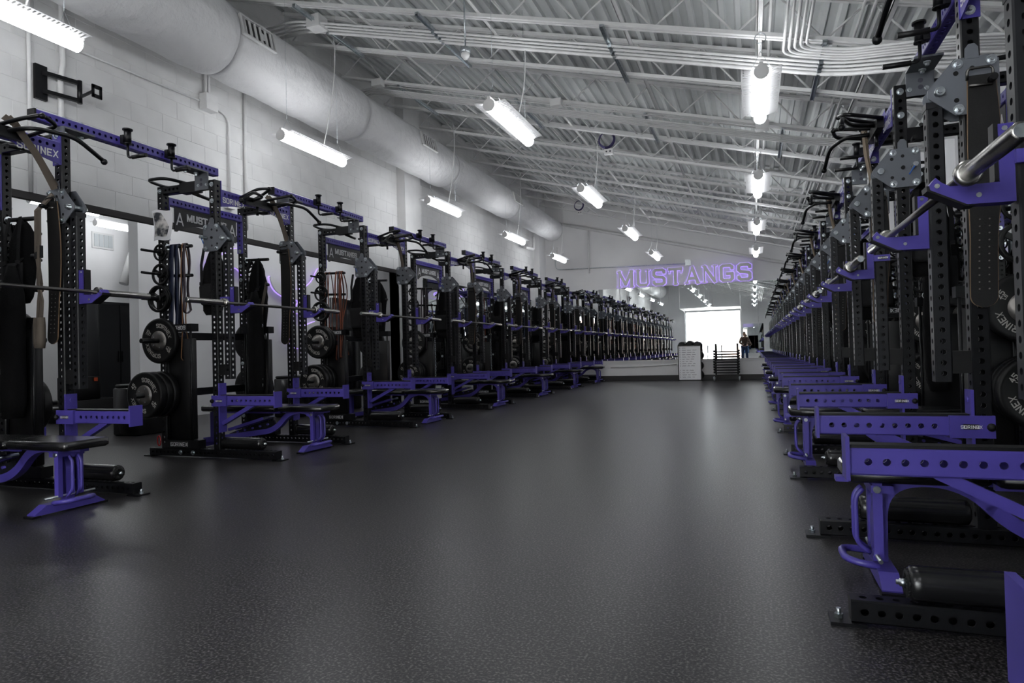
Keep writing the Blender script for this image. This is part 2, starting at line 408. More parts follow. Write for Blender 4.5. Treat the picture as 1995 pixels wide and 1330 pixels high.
for y in JY:
    j = obj('joist', joist_me, ceiling, (0, y, 0)); obj('web', web_me, j)
for x in (-4.22, -2.6, -1.1, .14, 1.1):
    b = MB(); b.box(x-.02, x+.02, YR, YB, chord(x)+.02, chord(x)+.03); b.box(x-.02, x-.014, YR, YB, chord(x)+.02, chord(x)+.06)
    obj('bridging_angle', b.mesh('bridging_angle', 'white_steel'), ceiling)
for x in (-4.84,):
    b = MB(); b.box(x-.015, x+.015, YR, YB, deck(x)-.12, deck(x)-.11); obj('bridging_angle', b.mesh('bridging_angle', 'white_steel'), ceiling)

# ------------------------------------------------------------------ mirrors
def mirror(name, label, panels, group=None):
    root = obj(name, None); tag(root, label, 'mirror', group)
    for (x0, x1, y0, y1, z0, z1, rot) in panels:
        b = MB(); hx, hy, hz = (x1-x0)/2, (y1-y0)/2, (z1-z0)/2; b.box(-hx, hx, -hy, hy, -hz, hz)
        obj('mirror_panel', b.mesh('mirror_panel', 'mirror'), root, ((x0+x1)/2, (y0+y1)/2, (z0+z1)/2), rot)
    return root
xs = [.155 - 1.205*k for k in range(5, -2, -1)]
pan = [(a+.003, c-.003, YB-.03, YB-.022, .60, 2.73, (random.uniform(-.0006, .0006), 0, random.uniform(-.0008, .0008))) for a, c in zip(xs, xs[1:])]
mirror('wall_mirror', 'wide wall mirror of tall panels under the purple lit sign', pan)
b = MB(); b.box(xs[0]-.05, xs[-1]+.05, YB-.02, YB, .54, .595); struct('trim_4', b.mesh('trim_4', 'white_wall'))
pan = [(XL+.004, XL+.012, 11.43+1.22*k, 11.43+1.22*(k+1)-.006, .45, 2.45, (0, 0, 0)) for k in range(6)]
mirror('wall_mirror', 'long mirror on the block wall between the two pilasters behind the racks', pan)
pan = [(XR-.012, XR-.004, YR+1+1.22*k, YR+1+1.22*(k+1)-.006, .45, 2.35, (0, 0, 0)) for k in range(18)]
mirror('wall_mirror', 'long mirror behind the row of racks opposite the round duct', pan)
pan = [(-.55, .6, YR+.004, YR+.012, .5, 2.3, (0, 0, 0))]
mirror('wall_mirror', 'narrow mirror beside the open garage door', pan)

# ------------------------------------------------------------------ lit sign
root = obj('lit_sign', None, loc=(-1.85, YB-.03, 2.995)); tag(root, 'long grey sign board with purple backlit raised letters MUSTANGS', 'sign')
b = MB(); b.box(-1.915, 1.915, -.012, .03, -.255, .255); obj('sign_board', b.mesh('sign_board', 'sign_face'), root)
SERIF = {'M': [(.08, 0), (.84, 0), (.08, 1), (.84, 1)], 'U': [(.07, 1), (.65, 1)], 'S': [], 'T': [(.36, 0)], 'A': [(.05, 0), (.69, 0)], 'N': [(.07, 0), (.07, 1), (.65, 1)], 'G': [], }
VERT = {'S': [((.65, .94), (.65, .70)), ((.05, .06), (.05, .3))], 'G': [((.65, .94), (.65, .68))], 'T': [((.02, .94), (.02, .68)), ((.70, .94), (.70, .68))]}
txt = 'MUSTANGS'; Hs = .465; gap = .25
tw = sum(FONT[c][0] for c in txt) + gap*7; k = 3.70/(tw*Hs); x = -tw/2
for c in txt:
    w, L = FONT[c]
    for nm, mm, th, y0, y1, ex in (('letter', 'sign_face', .19, -.066, -.050, 0), ('light_strip', 'led', .19, -.040, -.030, .009)):
        b = MB(); segs = []
        for pl in L:
            for p, q in zip(pl, pl[1:]):
                thin = (c == 'M' and p[0] < .1 and q[0] < .1) or (c in 'N' and p[0] == q[0]) or (c == 'A' and q[0] < p[0] + .33 and p[0] < .1) or (c == 'U' and p[0] > .5 and q[0] > .5)
                segs.append((p, q, th*(.55 if thin else 1)))
        for sx_, sy_ in SERIF[c]: segs.append(((sx_-.15, .025 if sy_ == 0 else .975), (sx_+.15, .025 if sy_ == 0 else .975), .07))
        for p, q in VERT.get(c, []): segs.append((p, q, .075))
        so = 0
        for (ax, ay), (bx, by), t in segs:
            dx, dy = bx-ax, by-ay; l = math.hypot(dx, dy); dx, dy = dx/l, dy/l; e = t*.35 if t > .08 else 0
            t2 = t/2 + ex/Hs; e += ex/Hs
            q = [(ax-dx*e-dy*t2, ay-dy*e+dx*t2), (ax-dx*e+dy*t2, ay-dy*e-dx*t2), (bx+dx*e+dy*t2, by+dy*e-dx*t2), (bx+dx*e-dy*t2, by+dy*e+dx*t2)]
            so += .0007; b.prism([((x+a)*Hs*k, (bb-.5)*Hs) for a, bb in q], 'y', y0-so, y1)
        o_ = obj(nm, b.mesh(nm, mm), root if nm == 'letter' else last)
        if nm == 'letter': last = o_; o_['label'] = 'raised sign letter ' + c
    x += w + gap

# ------------------------------------------------------------------ duct
root = obj('round_duct', None); tag(root, 'big round white wrapped air duct running high along the block wall', 'duct')
DXc, DZc = -5.55, 4.52
segs = [(YR+.05, 2.3, .43), (2.33, 5.75, .42), (5.78, 8.4, .395), (8.43, 11.6, .375), (11.63, 15.2, .345), (15.23, 19.1, .315)]
for a, c, r in segs:
    b = MB(); n = max(6, int((c-a)/.09)); prof = [(r*.9, a)]
    rows = []
    for i in range(n+1):
        y = a + (c-a)*i/n; k0 = len(b.v); q = []
        for j in range(40):
            t = 2*PI*j/40
            rr = r*(1 + .012*math.sin(7.3*y+3*t) + .008*math.sin(17*y - 5*t + 2*math.sin(3*y)) + random.uniform(-.006, .006))
            b.v.append((DXc + rr*math.cos(t), y, DZc + (.45-r)*.2 + rr*math.sin(t))); q.append(k0+j)
        rows.append(q)
    for A, B in zip(rows, rows[1:]):
        for j in range(40): b.face((A[j], B[j], B[(j+1) % 40], A[(j+1) % 40]), True)
    b.face(rows[0]); b.face(rows[-1][::-1])
    obj('duct_section', b.mesh('duct_section', 'duct'), root)
for y, r in ((6.05, .395), (10.3, .375), (15.0, .345), (2.0, .43)):
    ang = math.radians(12)
    b = MB(); b.box(-.004, .03, -.27, .27, -.12, -.10); b.box(-.004, .03, -.27, .27, .10, .12); b.box(-.004, .03, -.27, -.25, -.1, .1); b.box(-.004, .03, .25, .27, -.1, .1)
    gr = obj('duct_grille', b.mesh('duct_grille', 'grille'), root, (DXc + r*math.cos(ang), y, DZc + (.45-r)*.2 + r*math.sin(ang)), (0, -ang, 0))
    b = MB(); b.box(-.02, .004, -.25, .25, -.1, .1); obj('grille_opening', b.mesh('grille_opening', 'shadow_metal'), gr)
    for k in range(6):
        b = MB(); b.box(-.002, .026, -.007, .007, -.1, .1); obj('louvre', b.mesh('louvre', 'grille'), gr, (0, -.21+k*.084, 0), (0, 0, .5))
for y in (4.3, 8.1, 12.9, 17):
    b = MB(); b.sweep([(DXc+.47*math.cos(t), y, DZc+.02+.47*math.sin(t)) for t in [i*PI/12 for i in range(0, 13)]], .004, 5)
    for s_ in (-1, 1): b.cyl((DXc+.47*s_, y, DZc+.02), (DXc+.47*s_, y, deck(DXc+.47*s_)), .004, 5)

# ------------------------------------------------------------------ hanging lights
def light_proto(ztop, zc):
    P = Proto(); L = .61
    b = MB(); b.lathe([(.001, -L), (.055, -L), (.0585, -L+.006), (.0585, L-.006), (.055, L), (.001, L)], 'y', n=18)
    P.add('diffuser', b.mesh('diffuser', 'lamp'))
    b = MB(); b.box(-.016, .016, -L-.012, L+.012, .058, .085); P.add('housing', b.mesh('housing', 'white_steel'))
    for e_ in (-L-.012, L+.002):
        b = MB(); b.prism([(.062*math.cos(2*PI*i/16), .062*math.sin(2*PI*i/16)) for i in range(16)], 'y', e_, e_+.010)
        P.add('end_cap', b.mesh('end_cap', 'white_steel'))
    for s_ in (-1, 1):
        b = MB(); f = lambda t: (s_*(.060+.105*t), .022 + .014*t)   # wing profile
        def strip(t0, t1, y0, y1):
            (xa, za), (xb, zb) = f(t0), f(t1); b.quad((xa, y0, za), (xb, y0, zb), (xb, y1, zb), (xa, y1, za))
            b.quad((xa, y0, za+.003), (xb, y0, zb+.003), (xb, y1, zb+.003), (xa, y1, za+.003))
        strip(0, .2, -L, L); strip(.92, 1.0, -L, L)
        nr = 34
        for i in range(nr): y = -L + 2*L*i/nr; strip(.2, .92, y, y+2*L/nr*.55)
        P.add('reflector_wing', b.mesh('reflector_wing', 'reflector'))
    for e_ in (-.5, .5):
        b = MB(); b.cyl((-.10, e_, .03), (0, e_, .22), .002, 4); b.cyl((.10, e_, .03), (0, e_, .22), .002, 4); b.cyl((0, e_, .22), (0, e_, ztop-zc), .002, 4)
        P.add('hanger_wire', b.mesh('hanger_wire', 'zinc'))
    return P
ORD = ['nearest', 'second', 'third', 'fourth', 'fifth', 'sixth', 'seventh', 'eighth', 'ninth']
def nth(n): return 'nearest the mirror wall' if n == 0 else ORD[n] + ' from the mirror wall'
for x, z, y0, nm in ((-5.03, 3.51, 6.86, 'beside the round duct'), (-2.35, 3.36, 6.60, 'above the open floor'), (.135, 3.27, 6.61, 'over the racks opposite the duct')):
    P = light_proto(deck(x), z); ys = [y0 + 3.66*k for k in range(-2, 4)]
    for i, y in enumerate(ys):
        if y > 18.9: continue
        n = len(ys)-1-i
        rt_ = P.make('fluorescent_light', (x, y, z), '%s strip light from the mirror in the row %s' % (['first'][0] if n == 0 else ORD[n], nm), 'ceiling light', 'hanging strip lights')
        if x < 0:
            b = MB(); zt = chord(x)-z
            pts = [(0, .18, .05)] + [(.05*math.sin(t*2.2), .18+.22*t*(1-t)+.25*t, .05+(zt-.05)*t) for t in [j/10 for j in range(1, 10)]] + [(.02, .42, zt+.02), (.0, .55, zt-.02)]
            obj('power_cord', b.sweep(pts, .006, 6).mesh('power_cord', 'white_steel'), rt_)
        else:
            b = MB(); b.sweep([(.045*math.cos(t), -.58, .30+.045*math.sin(t)) for t in [i_*PI/8 for i_ in range(16)]], .004, 5, closed=True); obj('wire_coil', b.mesh('wire_coil', 'zinc'), rt_)
P = light_proto(4.3, 3.68)  # every lamp after the first is added to brighten the side room
for x, y, lb in ((-12.0, 10.0, 'white strip light high in the side room near the wall vent'), (-7.6, 5.2, 'added white fill light in the side room just beyond the lintel'), (-7.7, 10.6, 'added white fill light in the side room before the purple neon wall'), (-11, 5.5, 'added white fill light in the middle of the side room'), (-7.9, 8.0, 'added white fill light in the side room between neon wall and first bench'), (-7.7, 13.0, 'added white fill light in the closed end of the side room'), (-11.2, 8.2, 'added white fill light in the side room above the tool box')):
    P.make('fluorescent_light', (x, y, 3.68), lb, 'ceiling light', 'side room lights')

# ------------------------------------------------------------------ conduits, struts, boxes under the roof
def tube_obj(name, pts, r, m, label, cat, group=None, n=8, parent=None):
    b = MB(); b.sweep(pts, r, n); o_ = obj(name, b.mesh(name, m), parent)
    if parent is None: tag(o_, label, cat, group)
    return o_
cz = lambda x, dz=-.06: chord(x) + dz
def bend(pts, rad=.18, n=5):
    out = [Vector(pts[0])]
    for a, c, d in zip(pts, pts[1:], pts[2:]):
        a, c, d = Vector(a), Vector(c), Vector(d); p, q = c + (a-c).normalized()*rad, c + (d-c).normalized()*rad
        for i in range(n+1):
            t = i/n; out.append(p*(1-t)**2 + c*2*t*(1-t) + q*t*t)
    return out + [Vector(pts[-1])]
root = obj('conduit_bundle', None); tag(root, 'bundle of white conduits crossing under the roof joists near the hanging sensor', 'conduit')
for k, y in enumerate((6.76, 6.85, 6.94, 7.03)):
    r = .024 if k == 3 else .014
    x0_ = -5.0 if k == 0 else -5.95
    pts = [(-5.9, y+.34, cz(-5.9)), (-5.2, y, cz(-5.2)), (.80, y, cz(.80)), (1.6, y-.4, cz(1.6)), (2.1, y-.55, cz(2.1))]
    tube_obj('conduit', bend(pts, .22), r, 'white_steel', '', '', parent=root)
for k in range(5):
    x = .34 + .045*k; y = 6.66 - .055*k
    pts = [(x, YR+.3, cz(x)), (x, y, cz(x)), (.85, y+.0, cz(.85)), (1.6, y-.4, cz(1.6)), (2.1, y-.55, cz(2.1))]
    tube_obj('conduit', bend(pts, .13), .013, 'white_steel', '', '', parent=root)
for k, (x, yz) in enumerate(((-4.9, 0), (-3.31, 0), (-1.3, 0), (.67, 0))):
    b = MB(); b.box(x-.021, x+.021, 6.36, 7.82, chord(x)-.045, chord(x)-.02); b.box(x-.021, x-.015, 6.36, 7.82, chord(x)-.06, chord(x)-.045); b.box(x+.015, x+.021, 6.36, 7.82, chord(x)-.06, chord(x)-.045)
    obj('strut_channel', b.mesh('strut_channel', 'zinc'), root)
    for y in (6.76, 6.85, 6.94, 7.03):
        b = MB(); b.box(x-.018, x+.018, y-.02, y+.02, chord(x)-.085, chord(x)-.055); obj('conduit_clamp', b.mesh('conduit_clamp', 'zinc'), root)
b = MB(); b.box(-5.0, -4.82, 6.72, 6.9, cz(-4.9)-.06, cz(-4.9)+.09); obj('junction_box', b.mesh('junction_box', 'white_steel'), root)
root = obj('conduit_bundle', None); tag(root, 'second bundle of thin white conduits farther along under the joists', 'conduit')
for k in range(5):
    y = 9.14 + .07*k
    pts = [(-6.02, y+.2, cz(-6.02)-.05), (-5.6, y, cz(-5.6)), (.7, y, cz(.7)), (1.5, y-.25, cz(1.5)), (2.1, y-.3, cz(2.1))]
    tube_obj('conduit', bend(pts, .2), .012, 'white_steel', '', '', parent=root)
for x in (-5.0, -3.1, -1.27, .43):
    b = MB(); b.box(x-.021, x+.021, 8.95, 10.3, chord(x)-.045, chord(x)-.02); b.box(x-.021, x-.015, 8.95, 10.3, chord(x)-.058, chord(x)-.045); b.box(x+.015, x+.021, 8.95, 10.3, chord(x)-.058, chord(x)-.045)
    obj('strut_channel', b.mesh('strut_channel', 'zinc'), root)
for x in (-5.3, -2.47, .19):
    b = MB(); b.box(x-.08, x+.08, 8.80, 8.92, cz(x)-.05, cz(x)+.05); obj('junction_box', b.mesh('junction_box', 'white_steel'), root)
tube_obj('conduit', [(-5.2, 8.95, cz(-5.2)), (.2, 8.95, cz(.2))], .009, 'white_steel', '', '', parent=root)
for x, r in ((.145, .035), (.24, .014)):
    tube_obj('ceiling_pipe', [(x, YR+.2, chord(x)-.0+.25), (x, YB, chord(x)+.25)], r, 'white_steel', ('thick' if r > .02 else 'thin') + ' white pipe running lengthwise above the strip lights opposite the duct', 'pipe')
for x in (.98, 1.06):
    tube_obj('ceiling_pipe', [(x, YR+.2, chord(x)+.30), (x, YB, chord(x)+.30)], .014, 'white_steel', 'one of two parallel thin pipes above the rack row opposite the duct', 'pipe', 'paired roof pipes')
# smoke sensor on a rod
root = obj('ceiling_sensor', None, loc=(-2.72, 6.3, 4.05)); tag(root, 'small round sensor hanging on a rod among the joists', 'sensor')
b = MB(); b.cyl((0, 0, .06), (0, 0, deck(-2.72)-4.05), .009, 8); obj('rod', b.mesh('rod', 'zinc'), root)
b = MB(); b.lathe([(.05, .07), (.055, .06), (.055, .02), (.05, .015)], 'z', n=20); obj('mount_ring', b.mesh('mount_ring', 'zinc'), root)
b = MB(); b.lathe([(.045, .02), (.045, -.015), (.035, -.03), (.025, -.035), (.02, -.05)], 'z', n=20); obj('sensor_head', b.mesh('sensor_head', 'white_steel'), root)
# coiled purple cables
for (x, y, lb) in ((-2.1, 10.45, 'coil of purple cable with a socket box hanging under the joists'), (-4.35, 17.6, 'coil of purple cable with a camera near the duct end')):
    z = chord(x)-.06
    root = obj('cable_coil', None, loc=(x, y, z)); tag(root, lb, 'cable')
    b = MB()
    for j in range(4):
        R_ = .115 + .006*j
        b.sweep([(R_*math.cos(t), .012*j-.02+.01*math.sin(3*t), R_*math.sin(t)) for t in [i*2*PI/24 for i in range(24)]], .007, 6, closed=True)
    obj('coil', b.mesh('coil', 'purple_cable'), root)
    b = MB(); b.box(-.04, .10, -.04, .04, -.24, -.16); obj('socket_box', b.mesh('socket_box', 'white_steel'), root)
    b = MB(); b.cyl((.0, -.042, -.2), (.0, -.045, -.2), .014, 10); b.cyl((.06, -.042, -.2), (.06, -.045, -.2), .014, 10); obj('socket', b.mesh('socket', 'ink'), root)
# mirror wall pipes
tube_obj('wall_pipe', [(-5.46, YB-.06, 4.81), (.9, YB-.06, 3.17), (2.1, YB-.06, 2.86)], .045, 'white_steel', 'sloping white pipe high on the mirror wall', 'pipe')
tube_obj('wall_pipe', [(-4.56, YB-.06, 4.52), (-4.57, YB-.06, 3.24)], .022, 'white_steel', 'short vertical white pipe dropping from the sloping pipe', 'pipe')
tube_obj('wall_conduit', bend([(-5.62, YB-.03, 4.0), (-5.62, YB-.03, 3.42), (-1.72, YB-.03, 3.34)], .15), .014, 'zinc', 'grey conduit running from the corner to the purple sign', 'conduit')
b = MB(); b.box(-1.76, -1.60, YB-.08, YB, 3.28, 3.44); tag(obj('junction_box', b.mesh('junction_box', 'zinc')), 'grey junction box just above the purple sign', 'junction box')
b = MB(); b.box(-5.75, -5.55, YB-.08, YB, 3.93, 4.10); tag(obj('junction_box', b.mesh('junction_box', 'white_steel')), 'white junction box in the corner under the duct end', 'junction box')
tube_obj('wall_pipe', bend([(-5.90, 18.3, 4.25), (-5.90, 18.3, 3.9), (-5.90, 17.5, 3.85)], .12), .045, 'white_steel', 'white pipe elbow in the corner below the duct', 'pipe')
# low raceway on the mirror wall
tube_obj('wall_cable', [(-4.0, YB-.015, .40), (-2.9, YB-.015, .42), (-2.2, YB-.015, .46), (-2.05, YB-.015, .47)], .012, 'white_steel', 'thin white cable along the low wall under the mirror', 'cable')
b = MB(); b.box(-2.08, -1.98, YB-.04, YB, .41, .55); tag(obj('outlet_box', b.mesh('outlet_box', 'white_steel')), 'white outlet box under the mirror beside the whiteboard', 'outlet')

# ------------------------------------------------------------------ fittings on the block wall
xw = XL + .03
tube_obj('wall_conduit', [(xw, 4.44, 5.3), (xw, 4.44, 4.05), (xw+.02, 4.43, 3.8), (xw, 4.42, 3.6), (xw, 4.42, 2.5)], .026, 'white_steel', 'thick white conduit on the block wall passing behind the wall bracket', 'conduit')
tube_obj('wall_conduit', [(xw, 4.13, 5.3), (xw, 4.13, 2.5)], .018, 'white_steel', 'thin white conduit on the block wall next to the black bracket plate', 'conduit')
tube_obj('wall_conduit', [(xw, 4.5, 3.98), (xw, 6.1, 4.02)], .011, 'white_steel', 'level white conduit between the bracket and the wall box', 'conduit')
b = MB(); b.box(XL, XL+.11, 6.13, 6.31, 3.93, 4.12); tag(obj('junction_box', b.mesh('junction_box', 'white_steel')), 'white square junction box on the block wall below the duct', 'junction box')
tube_obj('wall_conduit', [(xw, 6.20, 4.12), (xw, 6.20, 4.9)], .015, 'white_steel', 'white conduit rising from the wall box, first of a pair', 'conduit')
tube_obj('wall_conduit', [(xw, 6.25, 4.12), (xw, 6.25, 4.9)], .015, 'white_steel', 'white conduit rising from the wall box, second of a pair', 'conduit')
tube_obj('wall_conduit', bend([(xw, 6.3, 4.03), (xw, 6.57, 3.97), (xw, 6.56, 2.95)], .12), .014, 'white_steel', 'white conduit bending down from the wall box', 'conduit')
tube_obj('wall_conduit', [(xw, 6.86, 4.8), (xw, 6.84, 2.6)], .02, 'white_steel', 'straight white conduit dropping down the block wall from the duct', 'conduit')
b = MB(); b.box(XL, XL+.06, 6.50, 6.62, 2.82, 2.97); tag(obj('outlet_box', b.mesh('outlet_box', 'white_steel')), 'small white outlet box at the end of the bent wall conduit', 'outlet')
# folding TV wall bracket
root = obj('wall_bracket', None, loc=(XL, 4.24, 3.54)); tag(root, 'black folding screen bracket with no screen on the block wall', 'bracket')
b = MB(); b.box(0, .03, -.055, .055, -.16, .16); obj('wall_plate', b.mesh('wall_plate', 'black'), root)
for z in (.085, -.085):
    b = MB(); b.sweep([(.03, .02, z), (.06, .03, z), (.12, .30, z-.0)], 0, flat=(.035, .035, (0, 0, 1))); obj('arm', b.mesh('arm', 'black'), root)
b = MB(); b.cyl((.12, .30, -.11), (.12, .30, .11), .022, 12); b.sweep([(.12, .3, -.05), (.2, .38, .03)], 0, flat=(.03, .02, (0, 0, 1))); obj('pivot', b.mesh('pivot', 'black'), root)
b = MB()
for s_ in (-1, 1):
    b.box(.20, .212, .36, .46, .045*s_-.018+.03, .045*s_+.018+.03); 
    b.box(.20, .212, .41+.04*s_-.012, .41+.04*s_+.012, -.03, .09)
obj('screen_plate', b.mesh('screen_plate', 'black'), root)

# ------------------------------------------------------------------ power racks
HV = .549                       # half distance between the two side frames
XU = {1: -4.868, -1: .985}      # world x of the front uprights; racks face the open floor
PER = 2.61
Y0 = {1: 2.452+HV, -1: 2.54+HV}
def bolt_mesh(ax, sg, sx):
    b = MB(); pr = [(.023, 0), (.023, .004), (.0145, .004), (.0145, .013), (.009, .014), (.008, .022)]
    b.lathe([(r, a*sg) for r, a in pr], ax, n=12, sm=False); return b.mesh('bolt', 'zinc', sx)
def label_plate(P, par, c, w, h, text, ax, sx, flip=False, name='label_plate', m='tag', pm='print'):
    """small dark plate with printed letters; ax '-y' faces -Y, '+u' faces the open floor"""
    b = MB()
    if ax == '-y': b.box(c[0]-w/2, c[0]+w/2, c[1]-.003, c[1]+.002, c[2]-h/2, c[2]+h/2)
    i = P.add(name, b.mesh(name, m), parent=par)
    s_ = -1 if flip else 1
    b = text_mesh('lettering', pm, text, h*.62, .17, lambda x, y: (c[0]+s_*x, c[1]-.0045, c[2]+s_*y), mesh=MB())
    for q in (-1, 1):
        xo = c[0]+q*w*.45
        for d in (0, 1): b.quad((xo-.0025, c[1]-.0045, c[2]-h*.32), (xo+.0025, c[1]-.0045, c[2]-h*.32), (xo+.0025, c[1]-.0045, c[2]+h*.32), (xo-.0025, c[1]-.0045, c[2]+h*.32)); break
    P.add('lettering', b.mesh('lettering', pm), parent=i)

UP = {}
def rack_proto(sx):
    P = Proto(); m = lambda b, n, mm: b.mesh(n, mm, sx)
    def add(n, b, mm, loc=(0, 0, 0), par=None, lb=None): return P.add(n, m(b, n, mm), (sx*loc[0], loc[1], loc[2]), parent=par, label=lb)
    bolt_n, bolt_p, bolt_u = bolt_mesh('y', -1, sx), bolt_mesh('y', 1, sx), bolt_mesh('x', 1, sx)
    def bolt(u, v, z, k='n'): P.add('bolt', {'n': bolt_n, 'p': bolt_p, 'u': bolt_u}[k], (sx*u, v, z))
    upr = MB().ptube((0, 0, 0), 'z', 2.602, .076, .076).mesh('upright', 'black', sx)
    foot = MB().ptube((0, 0, 0), 'x', 1.555, .076, .076).mesh('base_foot', 'black', sx)
    arm = MB().ptube((0, 0, 0), 'z', 1.295, .070, .076).mesh('swing_arm', 'dark_grey', sx)
    sbeam = MB().ptube((0, 0, 0), 'x', .584, .076, .076, holes='w').mesh('side_beam', 'black', sx)
    plate_poly = [(-.105, 2.235), (-.085, 2.258), (.070, 2.258), (.178, 2.130), (.182, 2.108), (.178, 2.09), (.070, 1.996), (-.085, 1.996), (-.105, 2.015)]
    bp = MB(); bp.prism(plate_poly, 'y', -.004, .004); bplate = bp.mesh('bracket_plate', 'slate', sx)
    bh = MB()
    for hu, hz in ((0, 2.205), (0, 2.05), (.065, 2.19), (.065, 2.065), (-.06, 2.127)):
        bh.cyl((hu, -.0048, hz), (hu, .0048, hz), .011, 12)
    bhole = bh.mesh('plate_hole', 'rubber', sx)
    pin = MB(); pin.cyl((0, -.075, 0), (0, .075, 0), .021, 14); pin.cyl((0, -.085, 0), (0, .085, 0), .013, 10); pin_me = pin.mesh('pivot_pin', 'zinc', sx)
    roller = MB(); roller.lathe([(.045, 0), (.056, .008), (.058, .03), (.058, .43), (.056, .452), (.045, .462)], 'x', n=24)
    roller_me = roller.mesh('leg_roller', 'vinyl', sx)
    rc = MB(); rc.lathe([(.047, .455), (.040, .468), (.016, .466)], 'x', n=20)
    for i in range(14):
        t = 2*PI*i/14; c_, s_ = math.cos(t), math.sin(t); rc.cyl((.466, .02*c_, .02*s_), (.462, .046*c_, .046*s_), .0045, 5)
    rcap = rc.mesh('roller_cap', 'rubber', sx)
    rn = MB(); rn.lathe([(.013, .46), (.013, .485), (.008, .486), (.008, .495)], 'x', n=10); rnut = rn.mesh('roller_nut', 'zinc', sx)
    for s_ in (-1, 1):
        v = s_*HV
        P.add('upright', upr, (0, v, .088)); P.add('upright', upr, (sx*-.66, v, .088))
        if sx == 1: P.add('base_foot', foot, (-.855, v, .050))
        else: P.add('base_foot', foot, (.855, v, .050))
        P.add('side_beam', sbeam, (sx*-.622, v, 2.65))
        for a, c in ((.655, .765), (-.92, -.82)):
            b = MB(); b.box(a, c, v-.05, v+.05, 0, .012); fp = add('floor_plate', b, 'black')
            b = MB(); ub = a+.08 if a > 0 else a+.03; b.cyl((ub, v, .012), (ub, v, .026), .015, 6, sm=False); b.cyl((ub, v, .02), (ub, v, .045), .008, 8); add('anchor_bolt', b, 'zinc', par=fp)
        # swing arm and its bracket
        k = P.add('pivot_bracket', MB().cyl((0, v-.06, 2.127), (0, v+.06, 2.127), .012, 10).mesh('pivot_bracket', 'black', sx))
        for o_ in (-.046, .046):
            q = P.add('bracket_plate', bplate, (0, v+o_, 0), parent=k)
        P.add('plate_hole', bhole, (0, v-.046, 0), parent=k); P.add('plate_hole', bhole, (0, v+.046, 0), parent=k)
        for bu, bz in ((-.075, 2.232), (.058, 2.232), (-.075, 2.022), (.058, 2.022)):
            P.add('bolt', bolt_n, (sx*bu, v-.05, bz), parent=k)
            P.add('bolt', bolt_p, (sx*bu, v+.05, bz), parent=k)
        P.add('pivot_pin', pin_me, (sx*.135, v, 2.112), parent=k)
        b = MB(); b.cyl((-.06, v-.05, 2.127), (-.06, v-.115, 2.127), .012, 10); b.cyl((-.06, v-.095, 2.127), (-.06, v-.135, 2.127), .016, 10); add('pull_pin', b, 'zinc' if s_ < 0 else 'black', par=k)
        if s_ < 0:
            b = MB(); b.cyl((-.06, v-.12, 2.122), (-.02, v-.135, 2.06), .005, 6); add('pin_tab', b, 'blue', par=k)
        b = MB(); b.prism([(-.028, 2.25), (.028, 2.25), (.026, 2.30), (.012, 2.318), (-.012, 2.318), (-.026, 2.30)], 'y', v-.006-.046, v+.002-.046); add('lifting_eye', b, 'slate', par=k)
        a_ = P.add('swing_arm', arm, (sx*.150, v, .762))
        b = MB(); b.box(.113, .187, v-.040, v+.040, 2.045, 2.075); add('arm_cap', b, 'dark_grey', par=a_)
        b = MB(); b.box(.038, .113, v-.028, v+.028, .80, .905); add('rubber_stop', b, 'rubber', par=a_)
        # bar hook
        b = MB(); b.prism([(.190, 1.390), (.325, 1.393), (.425, 1.448), (.428, 1.462), (.408, 1.488), (.392, 1.470), (.368, 1.4555), (.232, 1.4555), (.232, 1.640), (.190, 1.640)], 'y', v-.030, v+.030)
        j = add('bar_hook', b, 'purple')
        b = MB(); b.box(.232, .244, v-.024, v+.024, 1.46, 1.645); b.prism([(.30, 1.387), (.328, 1.387), (.434, 1.446), (.436, 1.462), (.428, 1.462), (.425, 1.448), (.325, 1.393)], 'y', v-.034, v+.034); add('hook_liner', b, 'rubber', par=j)
        for bu, bz in ((.215, 1.625), (.29, 1.42), (.405, 1.46)):
            b = MB(); b.cyl((bu, v-.033, bz), (bu, v+.033, bz), .008, 8); add('rivet', b, 'zinc', par=j)
        if s_ < 0:
            b = MB(); b.box(.095, .195, v-.058, v-.038, 1.505, 1.548); add('hook_pin_block', b, 'purple', par=j)
            label_plate(P, j, (sx*.14, v-.060, 1.5265), .055, .018, 'SORINEX', '-y', sx)
        # spotter arm
        b = MB(); b.prism([(.038, .253), (.052, .253), (.052, .724), (.038, .724)], 'y', v-.046, v+.046); b.box(-.04, .14, v-.053, v-.040, .503, .606); b.box(-.04, .14, v+.040, v+.053, .503, .606); b.box(.052, .14, v-.04, v+.04, .503, .606)
        q = add('spotter_arm', b, 'purple')
        tb = MB().ptube((.14, v, .555), 'x', .55, .076, .092, pitch=.0545, r=.0125, holes='w', caps=False, margin=None)
        add('arm_tube', tb, 'purple', par=q)
        b = MB(); b.box(.055, .69, v-.034, v+.034, .601, .612); add('wear_strip', b, 'rubber', par=q)
        b = MB(); b.box(.69, .703, v-.052, v+.052, .492, .640); add('end_plate', b, 'purple', par=q)
        b = MB(); b.sweep([(.055, v, .335), (.430, v, .520)], 0, flat=(.04, .038, (0, 0, 1))); add('brace', b, 'purple', par=q)
        b = MB(); b.ball((-.02, v-.068, .555), .019, 10); b.cyl((-.02, v-.068, .555), (-.02, v-.05, .555), .010, 8); add('lock_knob', b, 'rubber', par=q)
        b = MB(); b.cyl((.059, v, .678), (.048, v, .678), .014, 12); b.cyl((.055, v, .45), (.045, v, .45), .013, 12); add('rivet', b, 'purple', par=q)
        label_plate(P, q, (sx*.055, v-.0545, .555), .062, .024, 'SORINEX', '-y', sx)
